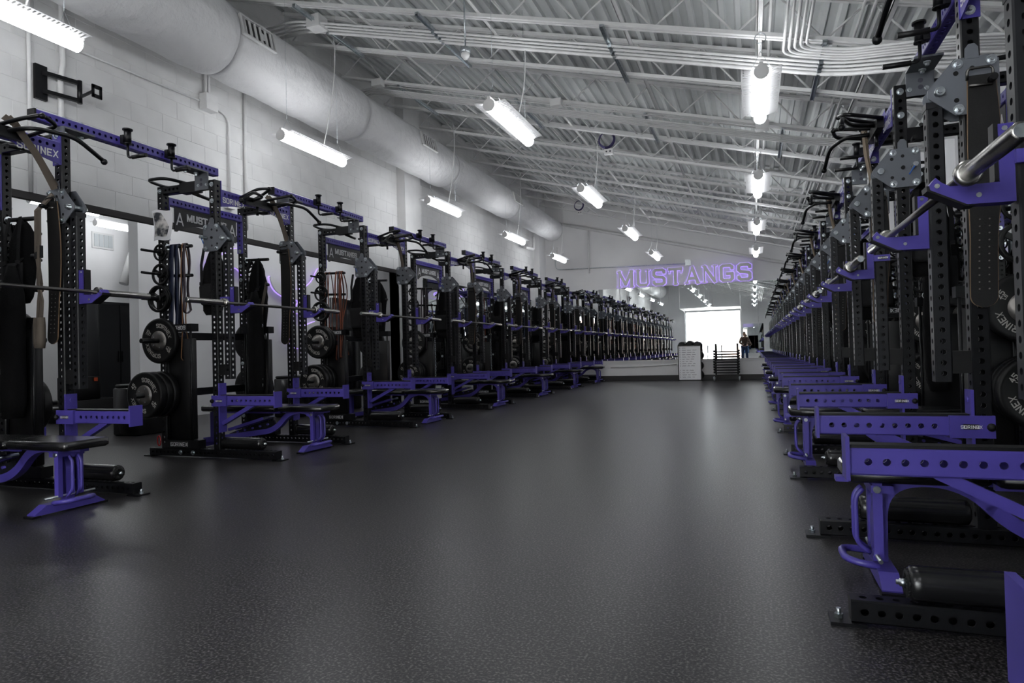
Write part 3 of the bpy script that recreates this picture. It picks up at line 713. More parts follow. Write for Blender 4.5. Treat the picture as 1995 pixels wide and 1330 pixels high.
        # leg roller
        r_ = P.add('leg_roller', roller_me, (sx*.062, v, .150)); P.add('roller_cap', rcap, (sx*.062, v, .150), parent=r_); P.add('roller_nut', rnut, (sx*.062, v, .150), parent=r_)
        # storage pegs on the outside of the rear upright
        for z, l in ((.625, .34), (1.150, .26), (1.567, .24), (1.811, .24), (2.03, .24)):
            b = MB(); y1 = s_*(HV+.038+l); b.cyl((-.645, s_*(HV+.036), z), (-.645, y1, z), .0235 if z < 1.6 else .0125, 14); b.cyl((-.645, s_*(HV+.036), z), (-.645, s_*(HV+.046), z), .034, 14)
            add('storage_peg', b, 'black')
        # accessory horns facing the open floor
        for z in (2.09, 1.80):
            b = MB(); b.cyl((-.622, v, z), (-.30, v, z-.012), .0165, 12); b.cyl((-.622, v, z), (-.612, v, z), .031, 14); h_ = add('accessory_horn', b, 'black')
            b = MB(); b.cyl((-.616, v, z), (-.606, v, z), .030, 14); add('horn_washer', b, 'zinc', par=h_)
        # bolts
        kk = 'n' if s_ < 0 else 'p'; vo = v + s_*.038
        for bu, bz in ((0, 2.645), (0, 2.485), (-.66, 2.645), (-.66, 2.20), (-.155, 2.646), (-.055, 2.646), (-.45, .05), (-.295, .05)): bolt(bu, vo, bz, kk)
        for bz in (2.19, 2.02, 1.86, .9, .6, .3): bolt(-.66, v - s_*(.038 if bz < 2.1 else .046), bz, 'p' if s_ < 0 else 'n')
        # top side handles: loop outside, grip inside
        b = MB(); b.box(-.40, -.19, v-.044, v+.044, 2.598, 2.700); add('handle_mount', b, 'black')
        b = MB(); b.sweep(bend([(-.40, v-s_*.14, 2.69), (-.74, v-s_*.12, 2.725), (-.70, v+s_*.16, 2.735), (-.46, v+s_*.16, 2.73), (-.34, v-s_*.10, 2.70)], .09), .0155, 8); add('loop_handle', b, 'black')
        b = MB(); b.cyl((-.29, v-s_*.02, 2.60), (-.27, v-s_*.22, 2.575), .017, 10); add('side_grip', b, 'rubber')
        # side panel between the uprights
        y1, y0 = (v+.045, v-.035)
        b = MB(); b.rbox(-.585, -.305, y0, y1, .175, 1.165, .006); sp_ = add('side_panel', b, 'rubber')
        b = MB(); b.cyl((-.30, y0, .10), (-.30, y0, 1.30), .011, 8); b.cyl((-.592, y0, .10), (-.592, y0, 1.30), .011, 8); b.box(-.62, -.28, y0-.012, y1, 1.235, 1.310); b.box(-.62, -.215, y0-.012, y1, .088, .172)
        add('panel_frame', b, 'black', par=sp_)
        if s_ < 0:
            label_plate(P, sp_, (sx*-.455, y0-.014, .131), .235, .06, 'SORINEX', '-y', sx)
            label_plate(P, sp_, (sx*-.455, y0-.014, 1.273), .235, .06, 'SORINEX', '-y', sx, flip=True)
    # beams across
    fb = MB().ptube((0, -HV+.038, 2.572), 'y', 2*HV-.076, .076, .078); f = add('front_beam', fb, 'purple')
    for s_ in (-1, 1):
        b = MB(); b.box(-.042, .042, s_*(HV-.038), s_*(HV-.046), 2.440, 2.692); b.prism([(s_*(HV-.046), 2.44), (s_*(HV-.046), 2.545), (s_*.12, 2.545), (s_*.20, 2.50)], 'x', .030, .038); add('beam_gusset', b, 'purple', par=f)
        xm = s_*.34
        # lettering on the gusset faces the open floor
        tb = MB()
        for q in strokes('SORINEX', .052, .2): tb.quad(*[(.0395, xm + (x if sx == -1 else x), 2.512 + y - .0) for x, y in q])
        me = MB(); me.v = [(sx*a, (xm - (b_-xm)) if sx == -1 else b_, c_) for a, b_, c_ in tb.v]; me.f = tb.f; me.sm = tb.sm
        P.add('lettering', me.mesh('lettering', 'print'), parent=f)
        [bolt(0, s_*(HV-.046), z, 'p' if s_ < 0 else 'n') for z in (2.475, 2.66)]
        # pull-up bars
        b = MB(); pts = bend([(.04, s_*.10, 2.57), (.25, s_*.16, 2.585), (.335, s_*.40, 2.575), (.365, s_*.60, 2.45)], .07); b.sweep(pts, .0155, 10); g_ = add('pull_up_bar', b, 'black', par=f)
        b = MB(); b.ball((.365, s_*.60, 2.447), .024, 12); add('bar_end_ball', b, 'black', par=g_)
        b = MB(); b.sweep(bend([(.04, s_*.06, 2.60), (.20, s_*.10, 2.63), (.34, s_*.16, 2.66), (.30, s_*.30, 2.63), (.05, s_*.26, 2.58)], .05), .0145, 8); g_ = add('pull_up_bar', b, 'black', par=f)
        b = MB(); b.ball((.33, s_*.17, 2.655), .022, 10); add('bar_end_ball', b, 'black', par=g_)
    b = MB(); b.box(.036, .085, -.22, .22, 2.525, 2.60); b.cyl((.06, -.03, 2.53), (.06, -.03, 2.44), .014, 10); add('bar_mount', b, 'black', par=f)
    rb = MB().ptube((-.66, -HV+.038, 2.562), 'y', 2*HV-.076, .076, .078); f = add('rear_beam', rb, 'purple')
    for s_ in (-1, 1):
        b = MB(); b.box(-.698, -.622, s_*(HV-.038), s_*(HV-.046), 2.165, 2.60); add('beam_leg', b, 'purple', par=f)
        b = MB()
        for i in range(7): z = 2.21+.0508*i; b.cyl((-.66, s_*(HV-.0475), z), (-.66, s_*(HV-.044), z), .0115, 10)
        add('leg_hole', b, 'rubber', par=f)
    b = MB(); n = 16; poly = [(-.43, 2.52), (-.43, 2.27)] + [(-.40+.80*i/n, 2.27 + .10*math.sin(PI*i/n)**.6) for i in range(n+1)] + [(.43, 2.27), (.43, 2.52)]
    b.prism(poly, 'x', -.648, -.640); npl = add('name_plate', b, 'tag', par=f)
    def onplate(yc, zc):
        # reading direction follows the viewer on the open floor
        d = 1 if sx == 1 else -1
        return lambda x, y: (sx*-.6385, yc + d*x, zc + y)
    P.add('lettering', text_mesh('lettering', 'print', 'MUSTANGS', .074, .26, onplate(0, 2.435)), parent=npl)
    for s_ in (-1, 1): P.add('lettering', text_mesh('lettering', 'print', 'A', .125, .13, onplate(s_*.365, 2.405)), parent=npl)
    for z in (1.20, .62):
        b = MB().box(-.69, -.63, -HV+.038, HV-.038, z-.038, z+.038); add('rear_stretcher', b, 'black')
    return P

# ------------------------------------------------------------------ things that belong to each rack
def barbell_proto():
    P = Proto()
    b = MB(); b.cyl((0, -.66, 0), (0, .66, 0), .0142, 14); P.add('shaft', b.mesh('shaft', 'dark_steel'))
    for s_ in (-1, 1):
        b = MB(); b.lathe([(.0235, s_*.668), (.0250, s_*.672), (.0250, s_*1.096), (.0230, s_*1.10), (.010, s_*1.101)], 'y', n=18); q = P.add('sleeve', b.mesh('sleeve', 'steel'))
        b = MB(); b.lathe([(.030, s_*.648), (.040, s_*.652), (.040, s_*.676), (.030, s_*.680)], 'y', n=20); P.add('collar', b.mesh('collar', 'steel'), parent=q)
        b = MB(); b.lathe([(.018, s_*1.0995), (.018, s_*1.1025)], 'y', n=14); P.add('end_cap', b.mesh('end_cap', 'zinc'), parent=q)
    return P
def bench_proto(sx):
    P = Proto(); add = lambda n, b, mm, par=None: P.add(n, b.mesh(n, mm, sx), parent=par)
    b = MB(); b.rbox(.285, .840 if sx == 1 else .775, -.155, .155, .405, .462, .018); add('seat_pad', b, 'vinyl')
    b = MB(); b.rbox(-.72, .262, -.150, .150, .400, .460, .018); add('back_pad', b, 'vinyl')
    b = MB(); b.box(.30, .80, -.03, .03, .385, .405); b.box(-.66, .25, -.05, -.025, .375, .40); b.box(-.66, .25, .025, .05, .375, .40); add('pad_rails', b, 'purple')
    pts = bend([(.645, 0, .06), (.64, 0, .395), (.34, 0, .41), (.17, 0, .20), (-.80, 0, .075)], .15, 8)
    b = MB(); b.sweep(pts, 0, flat=(.062, .05, (1, 0, .01))) if False else b.sweep(pts, 0, flat=(.055, .055, (0, 1, 0)))
    fr = add('frame_arch', b, 'purple')
    b = MB(); b.box(.64, .675, -.085, -.055, .10, .40); b.box(.64, .675, .055, .085, .10, .40); b.box(.60, .68, -.09, .09, .355, .385); add('leg_posts', b, 'purple', fr)
    for s_ in (-1, 1):
        b = MB(); b.sweep(bend([(.70, s_*.03, .36), (.73, s_*.03, .33), (.73, s_*.03, .14), (.68, s_*.03, .10)], .03), .010, 8); add('adjuster_rod', b, 'purple', fr)
    b = MB(); b.cyl((.665, -.17, .105), (.665, .17, .105), .008, 10); add('cross_pin', b, 'zinc', fr); b = MB(); b.cyl((.66, -.10, .37), (.66, .10, .37), .014, 10); add('cross_pin', b, 'zinc', fr)
    b = MB(); b.prism([(-.235, .012), (.235, .012), (.235, .02), (.16, .068), (-.16, .068), (-.235, .02)], 'x', .605, .675); f = add('front_foot', b, 'purple')
    b = MB(); b.box(.60, .68, -.255, -.20, 0, .014); add('foot_cap', b, 'rubber', f); b = MB(); b.box(.60, .68, .20, .255, 0, .014); add('foot_cap', b, 'rubber', f)
    b = MB(); b.sweep(bend([(.66, -.11, .07), (.78, -.10, .085), (.78, .10, .085), (.66, .11, .07)], .07), .0145, 10); add('lift_handle', b, 'purple', f)
    b = MB(); b.box(-.82, -.76, -.22, .22, .012, .068); f = add('rear_foot', b, 'purple')
    b = MB(); b.box(-.83, -.75, -.245, -.19, 0, .014); add('foot_cap', b, 'rubber', f); b = MB(); b.box(-.83, -.75, .19, .245, 0, .014); add('foot_cap', b, 'rubber', f)
    b = MB(); b.box(-.70, -.64, -.03, .03, .09, .385); add('rear_post', b, 'purple', fr)
    b = MB(); b.prism([(-.42, .12), (.10, .17), (.16, .24), (.13, .30), (-.35, .19), (-.46, .15)], 'y', -.012, .012); l = add('ladder_plate', b, 'dark_grey')
    for i in range(5):
        b = MB(); u = -.34+.1*i; b.cyl((u, -.03, .175+.021*i), (u, .03, .175+.021*i), .011, 8); add('ladder_rung', b, 'purple', l)
    b = MB(); b.sweep([(.06, .05, .33), (-.42, .05, .20)], 0, flat=(.03, .04, (0, 1, 0))); b.sweep([(.06, -.05, .33), (-.42, -.05, .20)], 0, flat=(.03, .04, (0, 1, 0))); add('prop_strut', b, 'purple')
    b = MB(); b.cyl((.06, -.075, .33), (.06, .075, .33), .014, 10); add('strut_bolt', b, 'zinc')
    return P
def arc_text(b, text, h, th, R_, a0, y):
    for q in strokes(text, h, th, .22):
        f = lambda x, yy: ((R_+yy)*math.sin(a0 + x/R_), y, (R_+yy)*math.cos(a0 + x/R_))
        b.quad(*[f(x, yy) for x, yy in q])
def bumper_proto(num, th):
    """outward face at y=-th, back at y=0"""
    P = Proto()
    b = MB(); b.lathe([(.10, 0), (.205, 0), (.222, -.008), (.225, -.018), (.225, -th+.018), (.222, -th+.008), (.205, -th), (.19, -th+.006), (.11, -th+.006), (.10, -th+.006)], 'y', n=44); d = P.add('rubber_disc', b.mesh('rubber_disc', 'rubber'))
    b = MB(); b.lathe([(.10, 0), (.10, -th+.004), (.05, -th-.002), (.026, -th-.002)], 'y', n=32); P.add('steel_hub', b.mesh('steel_hub', 'hub'))
    b = MB()
    for i in range(5):
        t = 2*PI*i/5; b.cyl((.068*math.cos(t), -th-.001, .068*math.sin(t)), (.068*math.cos(t), -th-.005, .068*math.sin(t)), .006, 8)
    P.add('hub_rivets', b.mesh('hub_rivets', 'zinc'))
    b = MB(); y = -th+.0045
    arc_text(b, 'SORINEX', .040, .19, .150, .62, y); arc_text(b, 'SORINEX', .040, .19, .150, .62+PI, y)
    for a in (-1.0, 2.15):
        arc_text(b, num, .034, .18, .163, a, y); arc_text(b, 'LB', .020, .2, .132, a, y)
    P.add('lettering', b.mesh('lettering', 'plate_print'))
    return P
def iron_proto(r, th):
    P = Proto()
    b = MB(); b.lathe([(r*.78, 0), (r, -.002), (r, -th), (r*.78, -th)], 'y', n=30); 
    b = MB(); n = 30
    prof = [(r*.80, 0), (r*.985, 0), (r, -.003), (r, -th+.003), (r*.985, -th), (r*.80, -th)]; rings = []
    for rr, a in prof:
        k = len(b.v); b.v += [(rr*math.cos(2*PI*i/n), a, rr*math.sin(2*PI*i/n)) for i in range(n)]; rings.append(range(k, k+n))
    for A, B in zip(rings, rings[1:]+rings[:1]):
        for i in range(n): b.face((A[i], A[(i+1) % n], B[(i+1) % n], B[i]), True)
    P.add('rim', b.mesh('rim', 'iron'))
    b = MB(); b.lathe([(.038, 0), (.038, -th), (.027, -th-.003), (.026, -th-.003)], 'y', n=20); P.add('hub', b.mesh('hub', 'iron'))
    for i in range(3):
        t = 2*PI*i/3+.5; b = MB(); c_, s_ = math.cos(t), math.sin(t)
        b.sweep([(.034*c_, -th/2, .034*s_), (r*.84*c_, -th/2, r*.84*s_)], 0, flat=(.034, th*.6, (0, 1, 0))); P.add('spoke', b.mesh('spoke', 'iron'))
    return P
def connector_proto(sx):
    """beam that ties two racks together overhead; origin at its middle"""
    P = Proto(); L = 1.79; add = lambda n, b, mm, par=None: P.add(n, b.mesh(n, mm, sx), parent=par)
    b = MB().ptube((-.12, -L/2, 2.812), 'y', L, .076, .078, caps=False); add('beam', b, 'purple')
    b = MB(); b.box(-.159, -.081, -L/2-.012, -L/2+.004, 2.772, 2.852); add('end_cap', b, 'rubber')
    b = MB(); b.box(-.157, -.083, L/2-.002, L/2, 2.774, 2.850); add('end_cap', b, 'purple')
    hw = (PER - 2*HV)/2
    for s_ in (-1, 1):
        yo = s_*(hw - .038)
        b = MB(); b.box(-.20, -.035, yo-s_*.012, yo-s_*.26, 2.757, 2.771); b.box(-.20, -.035, yo, yo-s_*.010, 2.60, 2.771)
        q = add('bracket', b, 'slate')
        b = MB(); b.cyl((-.12, yo-s_*.0005, 2.655), (-.12, yo-s_*.0115, 2.655), .016, 10); b.cyl((-.12, yo-s_*.0005, 2.70), (-.12, yo-s_*.0115, 2.70), .016, 10); add('bracket_slot', b, 'ink', q)
        for dy in (.07, .20):
            b = MB(); b.cyl((-.12, yo-s_*dy, 2.757), (-.12, yo-s_*dy, 2.74), .022, 12); b.cyl((-.12, yo-s_*dy, 2.742), (-.12, yo-s_*dy, 2.725), .014, 6, sm=False); b.cyl((-.12, yo-s_*dy, 2.851), (-.12, yo-s_*dy, 2.868), .020, 6, sm=False); add('bolt', b, 'zinc', q)
    for y in (-.168, .28):
        b = MB(); b.box(-.083, -.045, y-.03, y+.03, 2.79, 2.86); b.cyl((-.03, y, 2.79), (-.03, y, 2.905), .028, 14); b.cyl((-.03, y, 2.900), (-.03, y, 2.912), .040, 16); b.cyl((-.03, y, 2.782), (-.03, y, 2.792), .033, 14)
        g_ = add('grip_socket', b, 'black')
        b = MB(); b.sweep(bend([(-.03, y, 2.80), (-.03, y, 2.668), (.06, y, 2.668)], .035), .0105, 8); add('grip_rod', b, 'black', g_)
        b = MB(); b.cyl((.02, y, 2.668), (.175, y, 2.668), .0165, 10); add('grip', b, 'rubber', g_)
    return P
def belt_proto(padded):
    P = Proto(); n = 80; L = 1.06; W0 = .052
    def half(t):
        base = .055 + (.022*math.sin(PI*min(1, t/.62)) if t < .62 else 0)
        if not padded: base = .052 + (.012*math.sin(PI*min(1, t/.7)) if t < .7 else 0)
        if t > .95: base *= math.sqrt(max(.02, 1-((t-.95)/.05)**2))
        return base
    for nm, mm, ex, th in (('belt_leather', 'leather', 0, .011), ('belt_edge', 'stitch', .0028, .006)):
        b = MB(); rows = []
        for i in range(n+1):
            t = i/n; z = -L*t; w = half(t)+ex; cxx = .012*math.sin(4*t+.5); cyy = .012*math.sin(3*t)
            k = len(b.v); b.v += [(cxx-w, cyy-th/2, z), (cxx+w, cyy-th/2, z), (cxx+w, cyy+th/2, z), (cxx-w, cyy+th/2, z)]; rows.append(k)
        for a, c in zip(rows, rows[1:]):
            for i in range(4): b.face((a+i, a+(i+1) % 4, c+(i+1) % 4, c+i))
        b.face((rows[0], rows[0]+3, rows[0]+2, rows[0]+1)); b.face((rows[-1], rows[-1]+1, rows[-1]+2, rows[-1]+3))
        P.add(nm, b.mesh(nm, mm))
    b = MB()
    for i in range(11):
        t = .62 + .030*i; z = -L*t
        for s_ in (-1, 1):
            cxx = .012*math.sin(4*t+.5); cyy = .012*math.sin(3*t); b.cyl((cxx+s_*.019, cyy-.0075, z), (cxx+s_*.019, cyy-.0045, z), .0036, 8)
    P.add('belt_holes', b.mesh('belt_holes', 'hub'))
    b = MB(); b.sweep(bend([(-.05, -.006, -.02), (-.05, -.012, .03), (.05, -.012, .03), (.05, -.006, -.02)], .02), .006, 6); b.cyl((-.045, -.014, -.05), (.045, -.014, -.05), .007, 8); P.add('buckle', b.mesh('buckle', 'dark_steel'))
    return P
def band_loop(u, w, zt, zb, sp, r=.02, wob=0.0, n=14):
    """flat rubber loop hung over a horn along u; returns MB (local: u, v, z)"""
    b = MB(); path = []
    for i in range(n+1):
        t = i/n; path.append((sp*t*(1-.25*t)+r + wob*math.sin(7*t), zt - (zt-zb)*t))
    arc = [(r*math.cos(a), zt + r*math.sin(a)) for a in [PI*k/6 for k in range(1, 6)]]
    low = [((sp*.75+r)*math.cos(a) + wob*math.sin(7), zb - .035*math.sin(a)) for a in [PI*k/6 for k in range(1, 6)]]
    loop = arc + [(-p, z) for p, z in path] + [(-p, z) for p, z in low] + [(p + 2*wob*math.sin(7*(k_/n)), z) for k_, (p, z) in reversed(list(enumerate(path)))]
    m = len(loop); k = len(b.v)
    for j, (v, z) in enumerate(loop):
        q = Vector(loop[(j+1) % m]) - Vector(loop[j-1]); nrm = Vector((q.y, -q.x)).normalized()*.0022
        for du, s_ in ((-w/2, 1), (w/2, 1), (w/2, -1), (-w/2, -1)): b.v.append((u+du, v+nrm.x*s_, z+nrm.y*s_))
    for j in range(m):
        A, B = k+4*j, k+4*((j+1) % m)
        for i in range(4): b.face((A+i, A+(i+1) % 4, B+(i+1) % 4, B+i), True)
    return b
def chain_mesh(L):
    b = MB(); n = int(L/.034)
    for i in range(n):
        z = -.034*i; pts = []
        for k in range(10):
            t = 2*PI*k/10; c_, s_ = .012*math.cos(t), .022*math.sin(t)
            pts.append((c_, 0, z+s_) if i % 2 else (0, c_, z+s_))
        b.sweep(pts, .0035, 5, closed=True)
    return b.mesh('chain', 'zinc')
def vest_proto(seed, sx):
    rnd = random.Random(seed); P = Proto()
    b = MB(); rows = []; n = 14; L = .62 + .25*rnd.random()
    for i in range(n+1):
        t = i/n; z = .02 - L*t
        hx = .035 + .10*min(1, t*3.2) - .02*t + .008*math.sin(9*t+seed); hy = .028 + .035*math.sin(PI*min(1, t*1.1))
        if i == 0: hx, hy = .02, .016
        if i == n: hx *= .82; hy *= .6
        rows.append((.012*math.sin(5*t+seed), .01*math.sin(4*t), z, hx, hy, .7))
    b.loft(rows, 14)
    for i, v in enumerate(b.v): b.v[i] = (v[0]+rnd.uniform(-.005, .005), v[1]+rnd.uniform(-.006, .006), v[2])
    P.add('vest_body', b.mesh('vest_body', 'cloth', sx))
    b = MB(); b.loft([(0, -.066, -L*.50, .10, .012, .5), (0, -.072, -L*.55, .108, .014, .5), (0, -.070, -L*.78, .104, .014, .5), (0, -.062, -L*.82, .09, .01, .5)], 12); P.add('vest_pouch', b.mesh('vest_pouch', 'canvas', sx))
    for s_ in (-1, 1):
        b = MB(); b.sweep([(s_*.06, -.05, .03), (s_*.075, -.075, -.14), (s_*.07, -.078, -.32)], 0, flat=(.032, .005, (0, 1, 0))); q = P.add('vest_strap', b.mesh('vest_strap', 'canvas', sx))
        b = MB(); b.box(s_*.07-.02, s_*.07+.02, -.088, -.078, -.34, -.31); P.add('strap_buckle', b.mesh('strap_buckle', 'rubber', sx), parent=q)
    return P
def bag_mesh(L, sx):
    b = MB(); rows = []; n = 12
    for i in range(n+1):
        t = i/n; rows.append((.01*math.sin(3*t), 0, -L*t, (.03 + .055*min(1, t*5))*(1 if i < n else .7), .025+.045*min(1, t*5), .8))
    b.loft(rows, 14)
    for i, v in enumerate(b.v): b.v[i] = (v[0]+random.uniform(-.006, .006), v[1]+random.uniform(-.006, .006), v[2])
    return b.mesh('hanging_bag', 'cloth', sx)

RP = {s: rack_proto(s) for s in (1, -1)}
BP = {s: bench_proto(s) for s in (1, -1)}
CP = {s: connector_proto(s) for s in (1, -1)}
VP = {s: [vest_proto(k, s) for k in range(3)] for s in (1, -1)}
BAR = barbell_proto(); P45 = bumper_proto('45', .078); P25 = bumper_proto('25', .058)
I10, I5, I2 = iron_proto(.135, .022), iron_proto(.108, .018), iron_proto(.085, .015)
BELT = [belt_proto(False), belt_proto(True)]
CH = {l: chain_mesh(l) for l in (.7, 1.0)}
BAG = {s: bag_mesh(1.15, s) for s in (1, -1)}
ORDF = ['first'] + ORD[1:]
BAGP = {}
for s_ in (1, -1):
    BAGP[s_] = Proto(); BAGP[s_].add('bag_body', BAG[s_])
    b = MB(); b.sweep([(0, 0, -.02), (0, .08, .07), (0, .124, .118)], 0, flat=(.04, .006, (0, -1, 1))); BAGP[s_].add('bag_strap', b.mesh('bag_strap', 'canvas'))
CHP = {}
for k in (True, False):
    CHP[k] = Proto(); CHP[k].add('chain_links', CH[.7 if k else 1.0]); d = 1 if k else -1
    b = MB(); b.sweep([(0, 0, .02), (0, .03*d, .25), (0, .109*d, .518)], 0, flat=(.04, .005, (1, 0, 0))); CHP[k].add('chain_strap', b.mesh('chain_strap', 'strap'))
    b = MB(); b.sweep([(.025*math.cos(t), 0, .02+.025*math.sin(t)) for t in [2*PI*q/12 for q in range(12)]], .004, 5, closed=True); CHP[k].add('ring', b.mesh('ring', 'zinc'))
def where(sx, i):
    n = 6 - i
    return '%s duct-side rack from the mirror' % ORDF[n] if sx == 1 else '%s rack from mirror opposite the duct' % ORDF[n]
for sx in (1, -1):
    for i in range(-2 if sx == 1 else -1, 7):
        x, yc = XU[sx] + (.03 if sx == -1 and i == -1 else 0), Y0[sx] + PER*i
        wh = where(sx, i); rnd = random.Random(100*sx + i)
        RP[sx].make('power_rack', (x, yc, 0), 'black and purple power rack, the ' + wh, 'rack', 'power racks')
        off = -.10 + {1: {1: -.05, 2: .02}, -1: {}}[sx].get(i, rnd.uniform(-.02, .03))
        if sx == -1: off = -.02
        BAR.make('barbell', (x + sx*.345, yc+off, 1.470), 'bare steel barbell on the ' + wh, 'barbell', 'racked barbells')
        BP[sx].make('weight_bench', (x if sx == 1 else x + {-1: .2, 0: .12, 1: .04}.get(i, 0), yc + (.08 if sx == 1 else -.02), 0), 'purple bench with black pads in the ' + wh, 'bench', 'weight benches')
        if i < 6:
            CP[sx].make('connector_beam', (x, yc + PER/2, 0), 'purple overhead beam leading mirrorward from the ' + wh, 'beam', 'overhead connector beams')
        # plates on the pegs
        for s_ in (-1, 1):
            rz = 0 if s_ < 0 else PI
            y = yc + s_*(HV+.047)
            n45 = 3 if s_ < 0 else 2
            sd = 'door side' if s_ < 0 else 'mirror side'
            LV = {3: ('innermost', 'middle', 'outermost'), 2: ('inner', 'outer'), 1: ('single',)}
            for k in range(n45):
                P45.make('bumper_plate', (x - sx*.645, y + s_*.0785*k, .625), '%s 45 pound plate, %s of %s' % (LV[n45][k], sd, wh), 'weight plate', '45 pound bumper plates', rotz=rz)
            n25 = 1 if s_ > 0 or i % 2 else 2
            for k in range(n25):
                P25.make('bumper_plate', (x - sx*.645, y + s_*.0585*k, 1.150), '%s 25 pound plate, %s of %s' % (LV[n25][k], sd, wh), 'weight plate', '25 pound bumper plates', rotz=rz)
            for k in range(2): I10.make('iron_plate', (x - sx*.645, y + s_*(.006+.026*k), 1.567), '%s large spoked plate, %s of %s' % (LV[2][k], sd, wh), 'weight plate', 'large spoked plates', rotz=rz)
            I5.make('iron_plate', (x - sx*.645, y + s_*.006, 1.811), 'medium spoked plate, %s of %s' % (sd, wh), 'weight plate', 'medium spoked plates', rotz=rz)
            I2.make('iron_plate', (x - sx*.645, y + s_*.006, 2.03), 'smallest spoked plate on top peg, %s of %s' % (sd, wh), 'weight plate', 'smallest plates', rotz=rz)
        if i < -1: continue
        # hung things
        if not (sx == 1 and i == 2):
            BELT[1 if i % 3 == 0 and i else 0].make('lifting_belt', (x - sx*.02, yc + HV - .075, 2.16), 'black leather lifting belt hanging on the ' + wh, 'belt', 'lifting belts')
        if sx == -1 and i < 1: strap_ok = False
        else: strap_ok = True
        b = MB(); b.sweep([(.09, .10, 2.66), (.11, .13, 2.625), (.075, .30, 2.46), (.02, .475, 2.27)], 0, flat=(.048, .007, (.8, -.55, .1)))
        b.sweep([(.08, .08, 2.66), (.125, .13, 2.61), (.085, .30, 2.45), (.02, .47, 2.25)], 0, flat=(.044, .006, (.8, -.55, .1)))
        if strap_ok: tag(obj('nylon_strap', b.mesh('nylon_strap', 'strap' if sx == 1 else 'tan', sx), loc=(x, yc, 0)), 'taupe strap slung from pull-up bar of the ' + wh, 'strap', 'slung straps')
        VP[sx][i % 3].make('weight_vest', (x - sx*.165, yc - HV + .13, 2.03), 'black weight vest hanging near front post of the ' + wh, 'vest', 'weight vests')
        VP[sx][(i+1) % 3].make('weight_vest', (x - sx*.46, yc + HV + .0, 2.06), 'black weight vest on rear horn of the ' + wh, 'vest', 'rear weight vests')
        if i in (0, 1, 3, 4, 6): BAGP[sx].make('hanging_bag', (x - sx*.40, yc + .425, 1.70), 'long black cloth bag hanging in the ' + wh, 'bag', 'hanging bags')
        if i in (1, 3, 4): CHP[i == 1].make('chain', (x - sx*.33, yc + (.44 if i == 1 else -.44), 1.30), 'steel chain on a strap hanging in the ' + wh, 'chain', 'hanging chains')
# rubber bands on rear horns
def hang(mb, m, sx, i, label, vz=-HV, grp='rubber bands'):
    tag(obj('resistance_band', mb.mesh('resistance_band', m, sx), loc=(XU[sx], Y0[sx]+PER*i+vz, 0)), label, 'band', grp)
hang(band_loop(-.535, .060, 2.09, 1.30, .035, wob=.004), 'blue_band', 1, 1, 'wide navy rubber band hanging from the horn beside the pinned photo')
hang(band_loop(-.470, .034, 2.09, 1.22, .028, wob=.006), 'blue_band', 1, 1, 'narrower navy rubber band beside the widest navy band')
hang(band_loop(-.405, .012, 2.09, .98, .035, wob=.010), 'brown_cord', 1, 1, 'thin brown cord loop hanging lowest below the pinned photo')
hang(band_loop(-.375, .030, 2.09, 1.45, .02, wob=.006), 'plum_band', 1, 1, 'plum rubber band at the tip of the horn with the navy bands')
for k, (u, zb, w, sp, mm) in enumerate(((-.60, 1.02, .012, .05, 'orange_band'), (-.54, .99, .012, .07, 'orange_band'), (-.43, .93, .020, .03, 'orange_band'), (-.40, .90, .018, .045, 'plum_band'), (-.37, .95, .020, .035, 'orange_band'), (-.34, .97, .014, .05, 'orange_band'))):
    hang(band_loop(u, w, 2.085, zb, sp, wob=.012*(k % 3)), mm, 1, 2, 'orange brown rubber band in the bunch on the ' + where(1, 2) , grp='bunched orange bands')
for i, mm in ((3, 'plum_band'), (4, 'orange_band'), (5, 'blue_band')):
    for u in (-.5, -.42): hang(band_loop(u, .02, 2.08, 1.05+.1*(i-3), .04, wob=.006), mm, 1, i, 'rubber bands on the rear horn of the ' + where(1, i), grp='paired rubber bands')
for i in (0, 1, 2, 3):
    hang(band_loop(-.5, .05, 2.08, 1.15, .03), 'plum_band' if i % 2 else 'blue_band', -1, i, 'rubber band on the rear horn of the ' + where(-1, i))
# taupe suspension straps on the first left rack
x, yc = XU[1], Y0[1]
root = obj('suspension_straps', None, loc=(x, yc+HV, 0)); tag(root, 'taupe suspension straps with loops hanging beside the lifting belt', 'strap')
for k, (u, v) in enumerate(((-.14, -.10), (-.08, -.12))):
    b = MB(); b.sweep([(-.03, -.06, 2.22), (u-.01, v, 2.10), (u, v-.01, 1.80), (u+.03*(1-2*k), v, 1.55), (u+.005, v, 1.42), (u-.01, v, 1.24)], 0, flat=(.048, .012, (.3, 1, 0))); s_ = obj('strap', b.mesh('strap', 'tan' if False else 'strap'), root)
    b = MB(); b.loft([(u-.01, v, 1.30, .03, .02, .6), (u-.012, v, 1.24, .034, .024, .6), (u-.012, v, 1.12, .034, .024, .6), (u-.01, v, 1.07, .026, .02, .6)], 10); obj('strap_loop', b.mesh('strap_loop', 'strap'), s_)
    b = MB(); b.sweep([(u, v-.004, 1.83), (u, v-.004, 1.74)], 0, flat=(.056, .022, (.3, 1, 0))); obj('strap_sleeve', b.mesh('strap_sleeve', 'canvas'), s_)
